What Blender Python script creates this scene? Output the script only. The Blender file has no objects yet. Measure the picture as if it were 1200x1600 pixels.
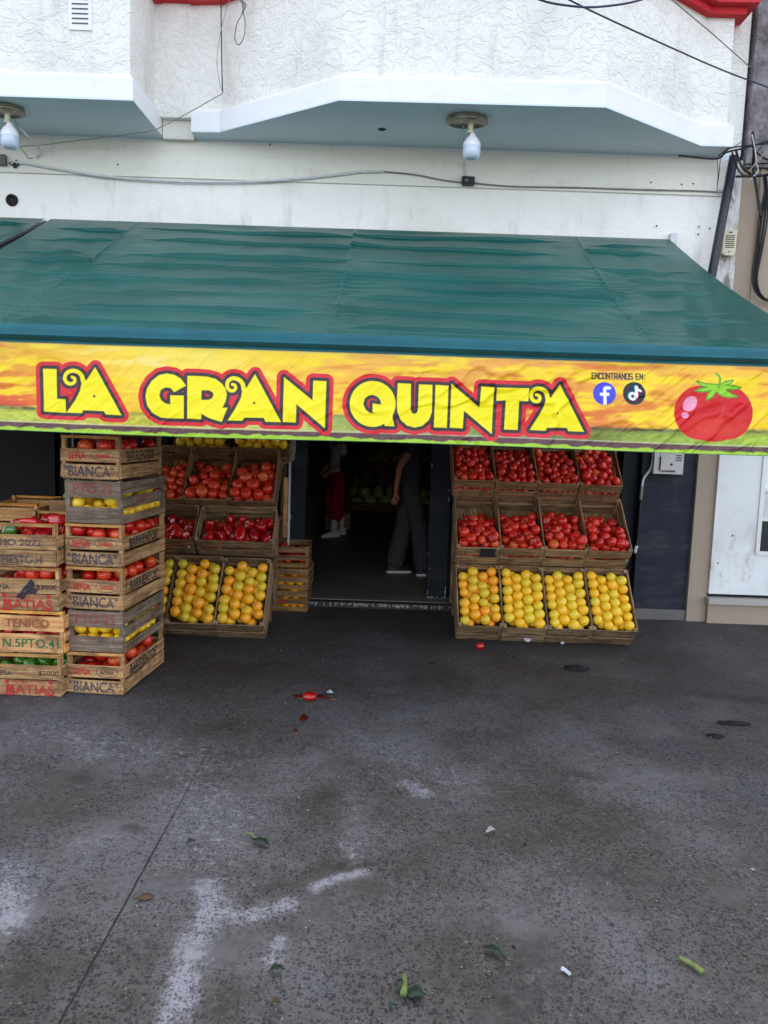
import bpy, math, random
import numpy as np
from mathutils import Matrix, Vector, Euler

SC = bpy.context.scene
COL = SC.collection
rad = math.radians
R_ = random.Random(7)
NR = np.random.RandomState(11)

# ---------------------------------------------------------------- camera
F = 1200.0
CAM_H = 1.65
PITCH, ROLL = rad(6.4), rad(1.9)
_c, _s = math.cos(PITCH), math.sin(PITCH)
_fw = np.array([0, _c, -_s]); _u0 = np.array([0, _s, _c]); _r0 = np.array([1.0, 0, 0])
_R = math.cos(ROLL)*_r0 + math.sin(ROLL)*_u0
_U = math.cos(ROLL)*_u0 - math.sin(ROLL)*_r0
cam_d = bpy.data.cameras.new('camera')
cam = bpy.data.objects.new('camera', cam_d); COL.objects.link(cam)
cam.matrix_world = Matrix(((_R[0], _U[0], -_fw[0], 0), (_R[1], _U[1], -_fw[1], 0), (_R[2], _U[2], -_fw[2], CAM_H), (0, 0, 0, 1)))
cam_d.sensor_fit = 'HORIZONTAL'; cam_d.sensor_width = 36; cam_d.lens = 36.0
cam_d.clip_start = 0.05; cam_d.clip_end = 2000
SC.camera = cam

# ---------------------------------------------------------------- sky, sun, exposure
SUN_EL, SUN_AZ = 52, 12          # behind the building, a little to the right
w = bpy.data.worlds.new('World'); SC.world = w; w.use_nodes = True
nt = w.node_tree
sky = nt.nodes.new('ShaderNodeTexSky'); sky.sky_type = 'NISHITA'; sky.sun_disc = False
sky.sun_elevation = rad(SUN_EL); sky.sun_rotation = rad(SUN_AZ)
sky.air_density = 1.0; sky.dust_density = 2.0; sky.ozone_density = 1.2
bg = nt.nodes['Background']; bg.inputs['Strength'].default_value = 0.15
hsv = nt.nodes.new('ShaderNodeHueSaturation'); hsv.inputs['Saturation'].default_value = .45
nt.links.new(sky.outputs[0], hsv.inputs['Color']); nt.links.new(hsv.outputs[0], bg.inputs[0])
sd = bpy.data.lights.new('sun', 'SUN'); sd.energy = 3.0; sd.angle = rad(0.6); sd.color = (1, .95, .87)
sun = bpy.data.objects.new('sun', sd); COL.objects.link(sun)
_el, _az = rad(SUN_EL), rad(SUN_AZ)
sdir = Vector((math.sin(_az)*math.cos(_el), math.cos(_az)*math.cos(_el), math.sin(_el)))
sun.rotation_euler = sdir.to_track_quat('Z', 'Y').to_euler()
SC.view_settings.view_transform = 'Standard'; SC.view_settings.look = 'None'
SC.view_settings.gamma = 1; SC.view_settings.exposure = 2.15
SC.cycles.use_denoising = True
SC.cycles.max_bounces = 10; SC.cycles.diffuse_bounces = 6

# ---------------------------------------------------------------- measuring helpers
def ray(px, py): return _fw + _R*(px-600)/F - _U*(py-800)/F
def atY(px, py, Y): d = ray(px, py); t = Y/d[1]; return (d[0]*t, Y, d[2]*t+CAM_H)
def atZ(px, py, Z=0.0): d = ray(px, py); t = (Z-CAM_H)/d[2]; return (d[0]*t, d[1]*t, Z)
def proj(x, y, z):
    dz = z-CAM_H
    dw = y*_fw[1]+dz*_fw[2]
    return 600+F*(x*_R[0]+y*_R[1]+dz*_R[2])/dw, 800-F*(x*_U[0]+y*_U[1]+dz*_U[2])/dw
def lin(r, g, b):
    f = lambda c: (c/255/12.92) if c/255 <= .04045 else ((c/255+.055)/1.055)**2.4
    return (f(r), f(g), f(b), 1.0)

# ---------------------------------------------------------------- materials
class NT:
    def __init__(s, name):
        s.m = bpy.data.materials.new(name); s.m.use_nodes = True
        s.t = s.m.node_tree; s.b = s.t.nodes['Principled BSDF']; s.out = s.t.nodes['Material Output']
        s._obj = None
    def n(s, ty, **kw):
        nd = s.t.nodes.new('ShaderNode'+ty)
        for k, v in kw.items():
            if k.startswith('_'): setattr(nd, k[1:], v)
            else: s.set(nd, k, v)
        return nd
    def set(s, nd, k, v):
        i = nd.inputs[int(k[1:])] if (k[0] == 'i' and k[1:].isdigit()) else nd.inputs[k.replace('_', ' ')]
        if isinstance(v, bpy.types.NodeSocket): s.t.links.new(v, i)
        else:
            if hasattr(i.default_value, '__len__') and not hasattr(v, '__len__'): v = [v]*len(i.default_value)
            i.default_value = v
    def coord(s, which='Object'):
        return s.n('TexCoord').outputs[which]
    def mapping(s, vec, scale=(1, 1, 1), loc=(0, 0, 0), rot=(0, 0, 0)):
        return s.n('Mapping', Vector=vec, Scale=scale, Location=loc, Rotation=rot).outputs[0]
    def noise(s, vec, scale, detail=4, rough=.55, dist=0.0):
        return s.n('TexNoise', Vector=vec, Scale=scale, Detail=detail, Roughness=rough, Distortion=dist).outputs[0]
    def math(s, op, a, b=0.0, clamp=False):
        nd = s.n('Math', _operation=op, i0=a, i1=b); nd.use_clamp = clamp; return nd.outputs[0]
    def ramp(s, f, stops, interp='LINEAR'):
        nd = s.n('ValToRGB', i0=f); cr = nd.color_ramp; cr.interpolation = interp
        while len(cr.elements) < len(stops): cr.elements.new(.5)
        for e, (p, c) in zip(cr.elements, stops):
            e.position = p; e.color = c if len(c) == 4 else (*c, 1)
        return nd.outputs[0]
    def step(s, f, a, b):
        return s.n('MapRange', Value=f, From_Min=a, From_Max=b, _interpolation_type='SMOOTHSTEP').outputs[0]
    def mix(s, f, a, b, blend='MIX'):
        nd = s.n('Mix', _data_type='RGBA', _blend_type=blend)
        s.set(nd, 'i0', f); s.set(nd, 'i6', a); s.set(nd, 'i7', b); return nd.outputs[2]
    def bump(s, h, strength, dist=.01, normal=None):
        nd = s.n('Bump', Height=h, Strength=strength, Distance=dist)
        if normal is not None: s.set(nd, 'Normal', normal)
        return nd.outputs[0]
    def fin(s, color=None, rough=None, normal=None, spec=None, **kw):
        if color is not None: s.set(s.b, 'Base_Color', color)
        if rough is not None: s.set(s.b, 'Roughness', rough)
        if normal is not None: s.set(s.b, 'Normal', normal)
        if spec is not None: s.set(s.b, 'Specular_IOR_Level', spec)
        for k, v in kw.items(): s.set(s.b, k, v)
        return s.m

def c3(r, g, b): return (r, g, b, 1)

def m_plain(name, col, rough=.6, spec=.5, var=.25, scale=6, bump=0.0, metal=0.0):
    """plain paint / plastic with blotchy dirt and faint relief"""
    m = NT(name); o = m.coord()
    n = m.noise(o, scale, 5, .6)
    dark = tuple(v*(1-var) for v in col[:3])+(1,)
    c = m.mix(m.step(n, .3, .7), dark, col)
    nm = m.bump(m.noise(o, scale*9, 4), bump, .004) if bump else None
    return m.fin(c, m.math('ADD', rough-.08, m.math('MULTIPLY', n, .16)), nm, spec, Metallic=metal)

def m_wood(name, light, dark, axis, rough=.75, grey=.0):
    m = NT(name); o = m.coord()
    geo = m.n('NewGeometry'); info = m.n('ObjectInfo')
    isl = geo.outputs['Random Per Island']; rnd = info.outputs['Random']
    sc = {'x': (2.2, 34, 34), 'y': (34, 2.2, 34), 'z': (34, 34, 2.2)}[axis]
    off = m.n('CombineXYZ', i0=m.math('MULTIPLY', isl, 9), i1=m.math('MULTIPLY', rnd, 13), i2=m.math('MULTIPLY', isl, 5)).outputs[0]
    v = m.n('VectorMath', _operation='ADD', i0=m.mapping(o, sc), i1=off).outputs[0]
    g = m.noise(v, 1.6, 6, .62, .5)
    c = m.mix(m.step(g, .33, .7), dark, light)
    # per slat tone, per crate tone
    hv = m.n('HueSaturation', Hue=.5, Saturation=m.math('ADD', .74, m.math('MULTIPLY', isl, .38)),
             Value=m.math('ADD', .5, m.math('ADD', m.math('MULTIPLY', isl, .5), m.math('MULTIPLY', rnd, .35))), Color=c).outputs[0]
    # grime and weathered patches
    d = m.noise(m.n('VectorMath', _operation='ADD', i0=o, i1=off).outputs[0], 7, 5, .7)
    hv = m.mix(m.math('MULTIPLY', m.step(d, .44, .74), .72), hv, lin(70, 56, 44))
    # knots
    vo = m.n('TexVoronoi', Vector=m.mapping(v, (.35, .35, .35)), Scale=1.1).outputs[0]
    hv = m.mix(m.math('MULTIPLY', m.math('SUBTRACT', 1, m.step(vo, .03, .1)), .6), hv, lin(60, 38, 22))
    # edge wear lighter
    nm = m.bump(g, .35, .003)
    return m.fin(hv, rough, nm, .3)

WOODS = {}
def wood(kind, axis):
    k = (kind, axis)
    if k not in WOODS:
        light, dark = {'pine': (lin(208, 164, 108), lin(134, 92, 56)), 'fresh': (lin(226, 176, 112), lin(186, 122, 66)),
                       'grey': (lin(148, 128, 108), lin(96, 80, 66)), 'brown': (lin(166, 126, 84), lin(100, 70, 46)), 'old': (lin(180, 148, 108), lin(108, 82, 56))}[kind]
        WOODS[k] = m_wood('wood_'+kind+'_'+axis, light, dark, axis)
    return WOODS[k]

def m_stucco(name='white_stucco', amt=1.0):
    m = NT(name); o = m.coord()
    wv = m.n('VectorMath', _operation='SCALE', i0=m.n('TexNoise', Vector=o, Scale=3.5, Detail=2).outputs['Color'], Scale=.5).outputs[0]
    v = m.n('VectorMath', _operation='ADD', i0=m.mapping(o, (1, 1, 1.5)), i1=wv).outputs[0]
    a = m.noise(v, 9, 4, .55)
    a2 = m.noise(m.mapping(v, (1, 1, 1), (3.1, 7.7, 1.3)), 14, 3, .5)
    plate = m.math('MAXIMUM', m.math('MULTIPLY', m.step(a, .47, .60), m.step(a, .80, .58)), m.math('MULTIPLY', m.math('MULTIPLY', m.step(a2, .50, .60), m.step(a2, .80, .58)), .7))
    h = m.math('ADD', m.math('MULTIPLY', plate, .8), m.math('MULTIPLY', m.noise(o, 45, 3, .5), .12))
    h = m.math('ADD', h, m.math('MULTIPLY', m.noise(v, 3, 3), .6))
    base = m.mix(m.step(m.noise(o, 1.3, 4, .6), .45, .75), lin(238, 236, 231), lin(222, 220, 213))
    st = m.noise(m.mapping(o, (5, 5, .7)), 1.2, 5, .7)
    base = m.mix(m.math('MULTIPLY', m.step(st, .52, .76), .42), base, lin(160, 154, 140))
    return m.fin(base, .8, m.bump(h, .5*amt, .02), .25)

def m_trim(name, col, dirt=.25):
    m = NT(name); o = m.coord()
    n = m.noise(m.mapping(o, (1, 1, 3)), 2.2, 6, .7)
    c = m.mix(m.math('MULTIPLY', m.step(n, .48, .8), dirt), col, lin(150, 142, 122))
    n2 = m.noise(m.mapping(o, (9, 9, 1.2)), 1.5, 5, .7)
    c = m.mix(m.math('MULTIPLY', m.step(n2, .56, .8), dirt*.8), c, lin(120, 112, 98))
    return m.fin(c, .7, m.bump(m.noise(o, 22, 5, .6), .25, .006), .3)

def m_fruit(name, stops, rough, bump_scale, bump_s, spotcol=None, coat=.0, green=None, lo=.52, hi=.75):
    m = NT(name); o = m.coord()
    rnd = m.n('ObjectInfo').outputs['Random']
    isl = m.n('NewGeometry').outputs['Random Per Island']
    r2 = m.math('FRACT', m.math('ADD', m.math('MULTIPLY', rnd, 7.13), m.math('MULTIPLY', isl, 3.7)))
    c = m.ramp(r2, stops)
    off = m.n('CombineXYZ', i0=m.math('MULTIPLY', rnd, 31), i1=m.math('MULTIPLY', rnd, 17), i2=m.math('MULTIPLY', isl, 23)).outputs[0]
    v = m.n('VectorMath', _operation='ADD', i0=o, i1=off).outputs[0]
    if green is not None:
        g = m.noise(v, 14, 3, .5)
        amt = m.math('MULTIPLY', m.step(g, lo, hi), m.step(r2, .25, .6))
        c = m.mix(amt, c, green)
    if spotcol is not None:
        s = m.noise(v, 120, 2)
        c = m.mix(m.math('MULTIPLY', m.step(s, .62, .72), .5), c, spotcol)
    nm = m.bump(m.noise(o, bump_scale, 2), bump_s, .001)
    return m.fin(c, rough, nm, .5, Coat_Weight=coat, Coat_Roughness=.12)

M = {}
M['stucco'] = m_stucco()
M['stucco_fine'] = m_stucco('smooth_stucco', .4)
M['white_trim'] = m_trim('white_trim', lin(238, 238, 240), .16)
M['cream'] = m_trim('cream_wall', lin(228, 226, 216), .34)
M['soffit'] = m_trim('soffit_blue_grey', lin(216, 228, 236), .12)
M['red_trim'] = m_trim('red_trim', lin(196, 36, 46), .2)
M['beige'] = m_trim('beige_paint', lin(162, 146, 128), .5)
M['blue_dark'] = m_trim('dark_blue_paint', lin(30, 36, 50), .16)
M['post'] = m_trim('peeling_post', lin(26, 30, 40), .1)
M['black_panel'] = m_plain('black_panel', lin(14, 14, 16), .6, .2, .4, 3, .1)
M['black_plastic'] = m_plain('black_plastic', lin(22, 23, 27), .22, .5, .2, 8, .9)
M['concrete'] = m_trim('concrete_edge', lin(104, 100, 98), .5)
M['step'] = m_trim('dark_step', lin(58, 54, 52), .3)
M['sill'] = m_trim('worn_sill', lin(168, 164, 158), .4)
M['in_floor'] = m_plain('shop_floor', lin(136, 128, 122), .45, .4, .4, 2, .1)
M['in_wall'] = m_plain('shop_wall', lin(176, 172, 166), .8, .3, .3, 2)
M['meter'] = m_plain('meter_box', lin(196, 196, 190), .5, .5, .15, 14)
M['rust'] = m_plain('rust', lin(110, 66, 44), .9, .2, .4, 30)
M['pvc'] = m_plain('pvc', lin(206, 208, 210), .45, .5, .15, 20)
M['pipe_dark'] = m_plain('dark_pipe', lin(26, 29, 38), .4, .5, .25, 12)
M['cable'] = m_plain('black_cable', lin(22, 23, 28), .5, .4, .2, 30)
M['cable_grey'] = m_plain('grey_cable', lin(150, 146, 136), .6, .3, .4, 30)
M['cable_blue'] = m_plain('blue_cable', lin(34, 40, 74), .45, .4, .2, 30)
M['intercom'] = m_plain('intercom', lin(206, 200, 172), .5, .5, .15, 30)
M['dark_slot'] = m_plain('dark_slot', lin(34, 32, 32), .7, .3, .3, 30)
M['vent_grey'] = m_plain('vent_grey', lin(96, 98, 112), .7, .3, .2, 20)
M['brass'] = m_plain('aged_plate', lin(168, 158, 140), .35, .5, .45, 16, .1, .6)
M['bulb_top'] = m_plain('bulb_top', lin(232, 234, 240), .3, .5, .03, 10)
M['bulb_glass'] = m_plain('bulb_diffuser', lin(200, 212, 232), .12, .6, .03, 10)
M['paper'] = m_plain('paper', lin(176, 182, 190), .7, .3, .15, 30, .4)
M['leaf'] = m_plain('leaf_green', lin(34, 58, 42), .5, .4, .4, 40, .3)
M['stalk'] = m_plain('stalk_green', lin(112, 128, 66), .5, .4, .3, 40, .2)
M['dry_leaf'] = m_plain('dry_leaf', lin(88, 68, 46), .8, .3, .4, 40, .3)
M['tomato_pulp'] = m_plain('tomato_pulp', lin(84, 18, 15), .18, .6, .45, 40, .6)
M['rag'] = m_plain('dark_rag', lin(30, 27, 27), .8, .3, .5, 30, .8)
M['peel'] = m_plain('pale_paint_flakes', lin(160, 160, 152), .7, .3, .2, 30, .3)
M['trouser_red'] = m_plain('dark_red_cloth', lin(156, 30, 50), .9, .2, .3, 12, .5)
M['trouser_grey'] = m_plain('grey_cloth', lin(74, 70, 74), .9, .2, .2, 12, .5)
M['shirt_grey'] = m_plain('charcoal_cloth', lin(58, 62, 68), .9, .2, .2, 12, .5)
M['shirt_white'] = m_plain('white_cloth', lin(214, 212, 206), .9, .2, .1, 12, .5)
M['bag_black'] = m_plain('black_bag', lin(20, 20, 22), .6, .4, .2, 12, .4)
M['shoe_white'] = m_plain('white_shoe', lin(228, 220, 220), .6, .4, .1, 20, .2)
M['shoe_black'] = m_plain('black_shoe', lin(28, 26, 28), .5, .4, .1, 20, .2)
M['skin'] = m_plain('skin', lin(176, 116, 88), .55, .4, .1, 20, .1)
M['hair'] = m_plain('dark_hair', lin(34, 24, 20), .6, .4, .3, 60, .6)
M['cardboard'] = m_plain('cardboard', lin(176, 138, 96), .8, .2, .2, 8, .2)
M['crate_purple'] = m_plain('purple_slat', lin(120, 60, 84), .7, .3, .3, 10, .2)
M['steel'] = m_plain('steel_tube', lin(120, 124, 126), .4, .5, .2, 10, 0, .7)

def m_greenwall():
    m = NT('artificial_hedge'); o = m.coord()
    v = m.n('TexVoronoi', Vector=o, Scale=26).outputs
    c = m.mix(v['Color'], lin(20, 46, 30), lin(54, 92, 52))
    return m.fin(c, .6, m.bump(v['Distance'], 1, .02), .3)
M['hedge'] = m_greenwall()

def m_metal_door():
    m = NT('white_metal_sheet'); o = m.coord()
    c = m.mix(m.step(m.noise(o, 1.6, 5, .6), .4, .75), lin(226, 228, 228), lin(196, 198, 196))
    r = m.noise(m.mapping(o, (2.2, 1, 1.2)), 3.5, 6, .75)
    z = m.n('SeparateXYZ', Vector=o).outputs[2]
    low = m.step(z, 1.15, .2)
    c = m.mix(m.math('MULTIPLY', m.math('MULTIPLY', m.step(r, .50, .68), low), .8), c, lin(168, 132, 88))
    sp = m.n('TexVoronoi', Vector=o, Scale=5).outputs[0]
    c = m.mix(m.math('SUBTRACT', 1, m.step(sp, .03, .06)), c, lin(70, 48, 36))
    return m.fin(c, .45, m.bump(m.noise(o, 2.5, 2), .25, .02), .5)
M['door_white'] = m_metal_door()

def m_rough_wall():
    m = NT('rough_dark_render'); o = m.coord()
    n = m.noise(o, 6, 8, .75)
    c = m.ramp(n, [(.3, lin(60, 56, 56)), (.5, lin(128, 122, 124)), (.7, lin(170, 166, 170))])
    return m.fin(c, .95, m.bump(n, 1, .04), .2)
M['rough'] = m_rough_wall()

def m_peelwall():
    m = NT('weathered_white_edge'); o = m.coord()
    n = m.noise(m.mapping(o, (3, 3, 1)), 3.2, 8, .75)
    c = m.ramp(n, [(.34, lin(226, 226, 226)), (.5, lin(200, 198, 194)), (.6, lin(140, 132, 122)), (.72, lin(92, 84, 76))])
    return m.fin(c, .85, m.bump(n, .6, .01), .2)
M['peelwall'] = m_peelwall()

def m_ink(name, col, wear=.5):
    m = NT(name); o = m.coord()
    n = m.noise(o, 95, 4, .7)
    a = m.math('MULTIPLY', m.step(n, wear+.12, wear-.06), m.math('SUBTRACT', 1, m.math('MULTIPLY', m.step(m.noise(o, 14, 3), .45, .75), .28)))
    tr = m.n('BsdfTransparent').outputs[0]
    mx = m.n('MixShader', i0=a, i1=tr, i2=m.b.outputs[0]).outputs[0]
    m.t.links.new(mx, m.out.inputs[0])
    return m.fin(col, .8, None, .2)
M['ink_blue'] = m_ink('ink_blue', lin(54, 66, 88), .5)
M['ink_black'] = m_ink('ink_black', lin(46, 48, 58), .56)
M['ink_red'] = m_ink('ink_red', lin(190, 44, 52), .56)
M['ink_redfaint'] = m_ink('ink_red_faint', lin(168, 62, 72), .47)
M['ink_brown'] = m_ink('ink_brown', lin(150, 84, 58), .6)
M['ink_green'] = m_ink('ink_green', lin(42, 108, 72), .6)

M['orange'] = m_fruit('orange_skin', [(0, lin(244, 150, 24)), (.35, lin(246, 172, 30)), (.7, lin(238, 188, 40)), (1, lin(222, 190, 44))], .38, 420, .25, None, .15, lin(140, 158, 44), .5, .72)
M['orange_yellow'] = m_fruit('yellow_orange_skin', [(0, lin(246, 180, 26)), (.4, lin(242, 192, 36)), (1, lin(228, 200, 50))], .38, 420, .25, None, .15, lin(150, 160, 44), .6, .78)
M['tomato'] = m_fruit('tomato_skin', [(0, lin(176, 18, 14)), (.5, lin(200, 30, 18)), (.85, lin(214, 52, 26)), (1, lin(214, 96, 40))], .32, 60, .08, None, .22, lin(214, 120, 50), .66, .85)
M['tomato_single'] = m_fruit('single_tomato_skin', [(0, lin(160, 16, 14)), (1, lin(172, 20, 16))], .25, 60, .05, None, .4)
M['tomato_pale'] = m_fruit('tomato_skin_orange', [(0, lin(196, 36, 20)), (.5, lin(212, 56, 28)), (1, lin(218, 92, 42))], .34, 60, .08, None, .2, lin(208, 130, 60), .66, .85)
M['lemon'] = m_fruit('lemon_skin', [(0, lin(244, 196, 26)), (.6, lin(240, 186, 30)), (1, lin(226, 198, 44))], .38, 300, .25, None, .2, lin(150, 170, 50), .6, .8)
M['pepper'] = m_fruit('pepper_skin', [(0, lin(150, 14, 22)), (.6, lin(184, 20, 24)), (1, lin(200, 36, 28))], .16, 30, .1, None, .6)
M['pepper_green'] = m_fruit('green_pepper_skin', [(0, lin(40, 96, 28)), (1, lin(84, 140, 40))], .18, 30, .1, None, .6)
M['calyx'] = m_plain('calyx_green', lin(82, 112, 48), .6, .4, .3, 40)
M['melon'] = m_fruit('melon_skin', [(0, lin(200, 210, 130)), (1, lin(226, 230, 166))], .45, 60, .2, None, .1)
M['lime'] = m_fruit('lime_skin', [(0, lin(190, 160, 40)), (.5, lin(214, 176, 50)), (1, lin(150, 160, 50))], .4, 200, .2, None, .1)

# ---------------------------------------------------------------- mesh helpers
class MB:
    """collects shapes and links them as one mesh object"""
    def __init__(s): s.v = []; s.f = []; s.mi = []; s.sm = []
    def add(s, vs, fs, mi=0, smooth=False, T=None):
        b = len(s.v)
        if T is not None: vs = [tuple(T @ Vector(p)) for p in vs]
        s.v += [(float(p[0]), float(p[1]), float(p[2])) for p in vs]
        for f in fs: s.f.append(tuple(int(b+i) for i in f)); s.mi.append(mi); s.sm.append(smooth)
        return s
    def box(s, x0, x1, y0, y1, z0, z1, mi=0, T=None, j=0.0, skip=()):
        J = (lambda: R_.uniform(-j, j)) if j else (lambda: 0)
        vs = [(x+J(), y+J(), z+J()) for z in (z0, z1) for y in (y0, y1) for x in (x0, x1)]
        fs = [(0, 2, 3, 1), (4, 5, 7, 6), (0, 1, 5, 4), (2, 6, 7, 3), (0, 4, 6, 2), (1, 3, 7, 5)]
        return s.add(vs, [f for i, f in enumerate(fs) if i not in skip], mi, False, T)
    def prism(s, pts, z0, z1, mi=0, T=None):
        n = len(pts)
        vs = [(x, y, z0) for x, y in pts]+[(x, y, z1) for x, y in pts]
        fs = [tuple(reversed(range(n))), tuple(range(n, 2*n))]+[(i, (i+1) % n, n+(i+1) % n, n+i) for i in range(n)]
        return s.add(vs, fs, mi, False, T)
    def tube(s, pts, r, seg=8, mi=0, cap=True, T=None, rs=None, smooth=True):
        pts = [Vector(p) for p in pts]; rings = []; prev = None
        for i, p in enumerate(pts):
            a = pts[max(i-1, 0)]; b = pts[min(i+1, len(pts)-1)]
            t = (b-a).normalized() if (b-a).length > 1e-9 else Vector((0, 0, 1))
            if prev is None:
                u = t.orthogonal().normalized()
            else:
                u = (prev-t*prev.dot(t));  u = u.normalized() if u.length > 1e-6 else t.orthogonal().normalized()
            prev = u; v = t.cross(u); rr = rs[i] if rs else r
            rings.append([p+u*math.cos(2*math.pi*k/seg)*rr+v*math.sin(2*math.pi*k/seg)*rr for k in range(seg)])
        vs = [tuple(q) for ring in rings for q in ring]; fs = []
        for i in range(len(pts)-1):
            for k in range(seg):
                fs.append((i*seg+k, i*seg+(k+1) % seg, (i+1)*seg+(k+1) % seg, (i+1)*seg+k))
        if cap: fs += [tuple(reversed(range(seg))), tuple(range((len(pts)-1)*seg, len(pts)*seg))]
        return s.add(vs, fs, mi, smooth, T)
    def lathe(s, prof, seg=24, mi=0, T=None, sx=1, sy=1):
        vs = [(r*math.cos(2*math.pi*k/seg)*sx, r*math.sin(2*math.pi*k/seg)*sy, z) for r, z in prof for k in range(seg)]
        fs = [(i*seg+k, i*seg+(k+1) % seg, (i+1)*seg+(k+1) % seg, (i+1)*seg+k) for i in range(len(prof)-1) for k in range(seg)]
        return s.add(vs, fs, mi, True, T)
    def mesh(s, name, mats):
        me = bpy.data.meshes.new(name); me.from_pydata(s.v, [], s.f)
        for m in (mats if isinstance(mats, (list, tuple)) else [mats]): me.materials.append(m)
        me.polygons.foreach_set('material_index', s.mi); me.polygons.foreach_set('use_smooth', s.sm)
        me.update(); return me
    def build(s, name, mats, parent=None): return link(name, s.mesh(name, mats), parent)

def link(name, me, parent=None):
    o = bpy.data.objects.new(name, me); COL.objects.link(o)
    if parent is not None: o.parent = parent
    return o
def tag(o, label=None, cat=None, group=None, kind=None):
    if label: o['label'] = label
    if cat: o['category'] = cat
    if group: o['group'] = group
    if kind: o['kind'] = kind
    return o
def empty(name, loc, label, cat, group=None, rz=0.0, rx=0.0):
    o = bpy.data.objects.new(name, None); COL.objects.link(o); o.empty_display_size = .05
    o.location = loc; o.rotation_euler = (rx, 0, rz)
    return tag(o, label, cat, group)
def copy_tree(o, parent=None):
    c = o.copy(); COL.objects.link(c)
    if parent is not None: c.parent = parent
    for ch in list(o.children): copy_tree(ch, c)
    return c
def spline(pts, n=8):
    P = [np.array(p, float) for p in pts]; P = [2*P[0]-P[1]]+P+[2*P[-1]-P[-2]]; out = []
    for i in range(1, len(P)-2):
        for k in range(n):
            t = k/n
            out.append(tuple(.5*((2*P[i])+(-P[i-1]+P[i+1])*t+(2*P[i-1]-5*P[i]+4*P[i+1]-P[i+2])*t*t+(-P[i-1]+3*P[i]-3*P[i+1]+P[i+2])*t**3)))
    out.append(tuple(P[-2])); return out
def grid_mesh(name, X, Y, Z, mat, attr=None, smooth=True):
    """X, Y, Z arrays of shape (rows, cols)"""
    r, c = X.shape
    co = np.stack([X, Y, Z], -1).reshape(-1, 3).astype(np.float32)
    me = bpy.data.meshes.new(name)
    i = np.arange((r-1)*(c-1)); a = (i//(c-1))*c+i % (c-1)
    q = np.stack([a, a+1, a+c+1, a+c], 1).reshape(-1).astype(np.int32)
    nf = len(i)
    me.vertices.add(len(co)); me.vertices.foreach_set('co', co.ravel())
    me.loops.add(nf*4); me.loops.foreach_set('vertex_index', q)
    me.polygons.add(nf); me.polygons.foreach_set('loop_start', np.arange(nf, dtype=np.int32)*4)
    me.polygons.foreach_set('loop_total', np.full(nf, 4, np.int32))
    me.polygons.foreach_set('use_smooth', np.full(nf, smooth))
    me.update(calc_edges=True); me.materials.append(mat)
    if attr is not None:
        at = me.color_attributes.new('print', 'FLOAT_COLOR', 'POINT')
        at.data.foreach_set('color', attr.reshape(-1).astype(np.float32))
    return me
def vnoise(x, y, seed=0):
    """smooth value noise at arrays x, y"""
    rs = np.random.RandomState(seed); T = rs.rand(256, 256)
    xi = np.floor(x).astype(int); yi = np.floor(y).astype(int); fx = x-xi; fy = y-yi
    fx = fx*fx*(3-2*fx); fy = fy*fy*(3-2*fy)
    g = lambda a, b: T[a % 256, b % 256]
    return (g(xi, yi)*(1-fx)+g(xi+1, yi)*fx)*(1-fy)+(g(xi, yi+1)*(1-fx)+g(xi+1, yi+1)*fx)*fy
def fbm(x, y, seed=0, oct=4, gain=.5):
    a = 1; s = 0; t = 0
    for k in range(oct):
        s = s+a*vnoise(x*2**k+k*17.3, y*2**k+k*5.1, seed+k); t += a; a *= gain
    return s/t
def sstep(a, b, x):
    t = np.clip((x-a)/(b-a), 0, 1); return t*t*(3-2*t)
def seg_d(px, py, a, b):
    ax, ay = a; bx, by = b; dx, dy = bx-ax, by-ay; L = dx*dx+dy*dy+1e-12
    t = np.clip(((px-ax)*dx+(py-ay)*dy)/L, 0, 1)
    return np.hypot(px-ax-t*dx, py-ay-t*dy), t

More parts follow.
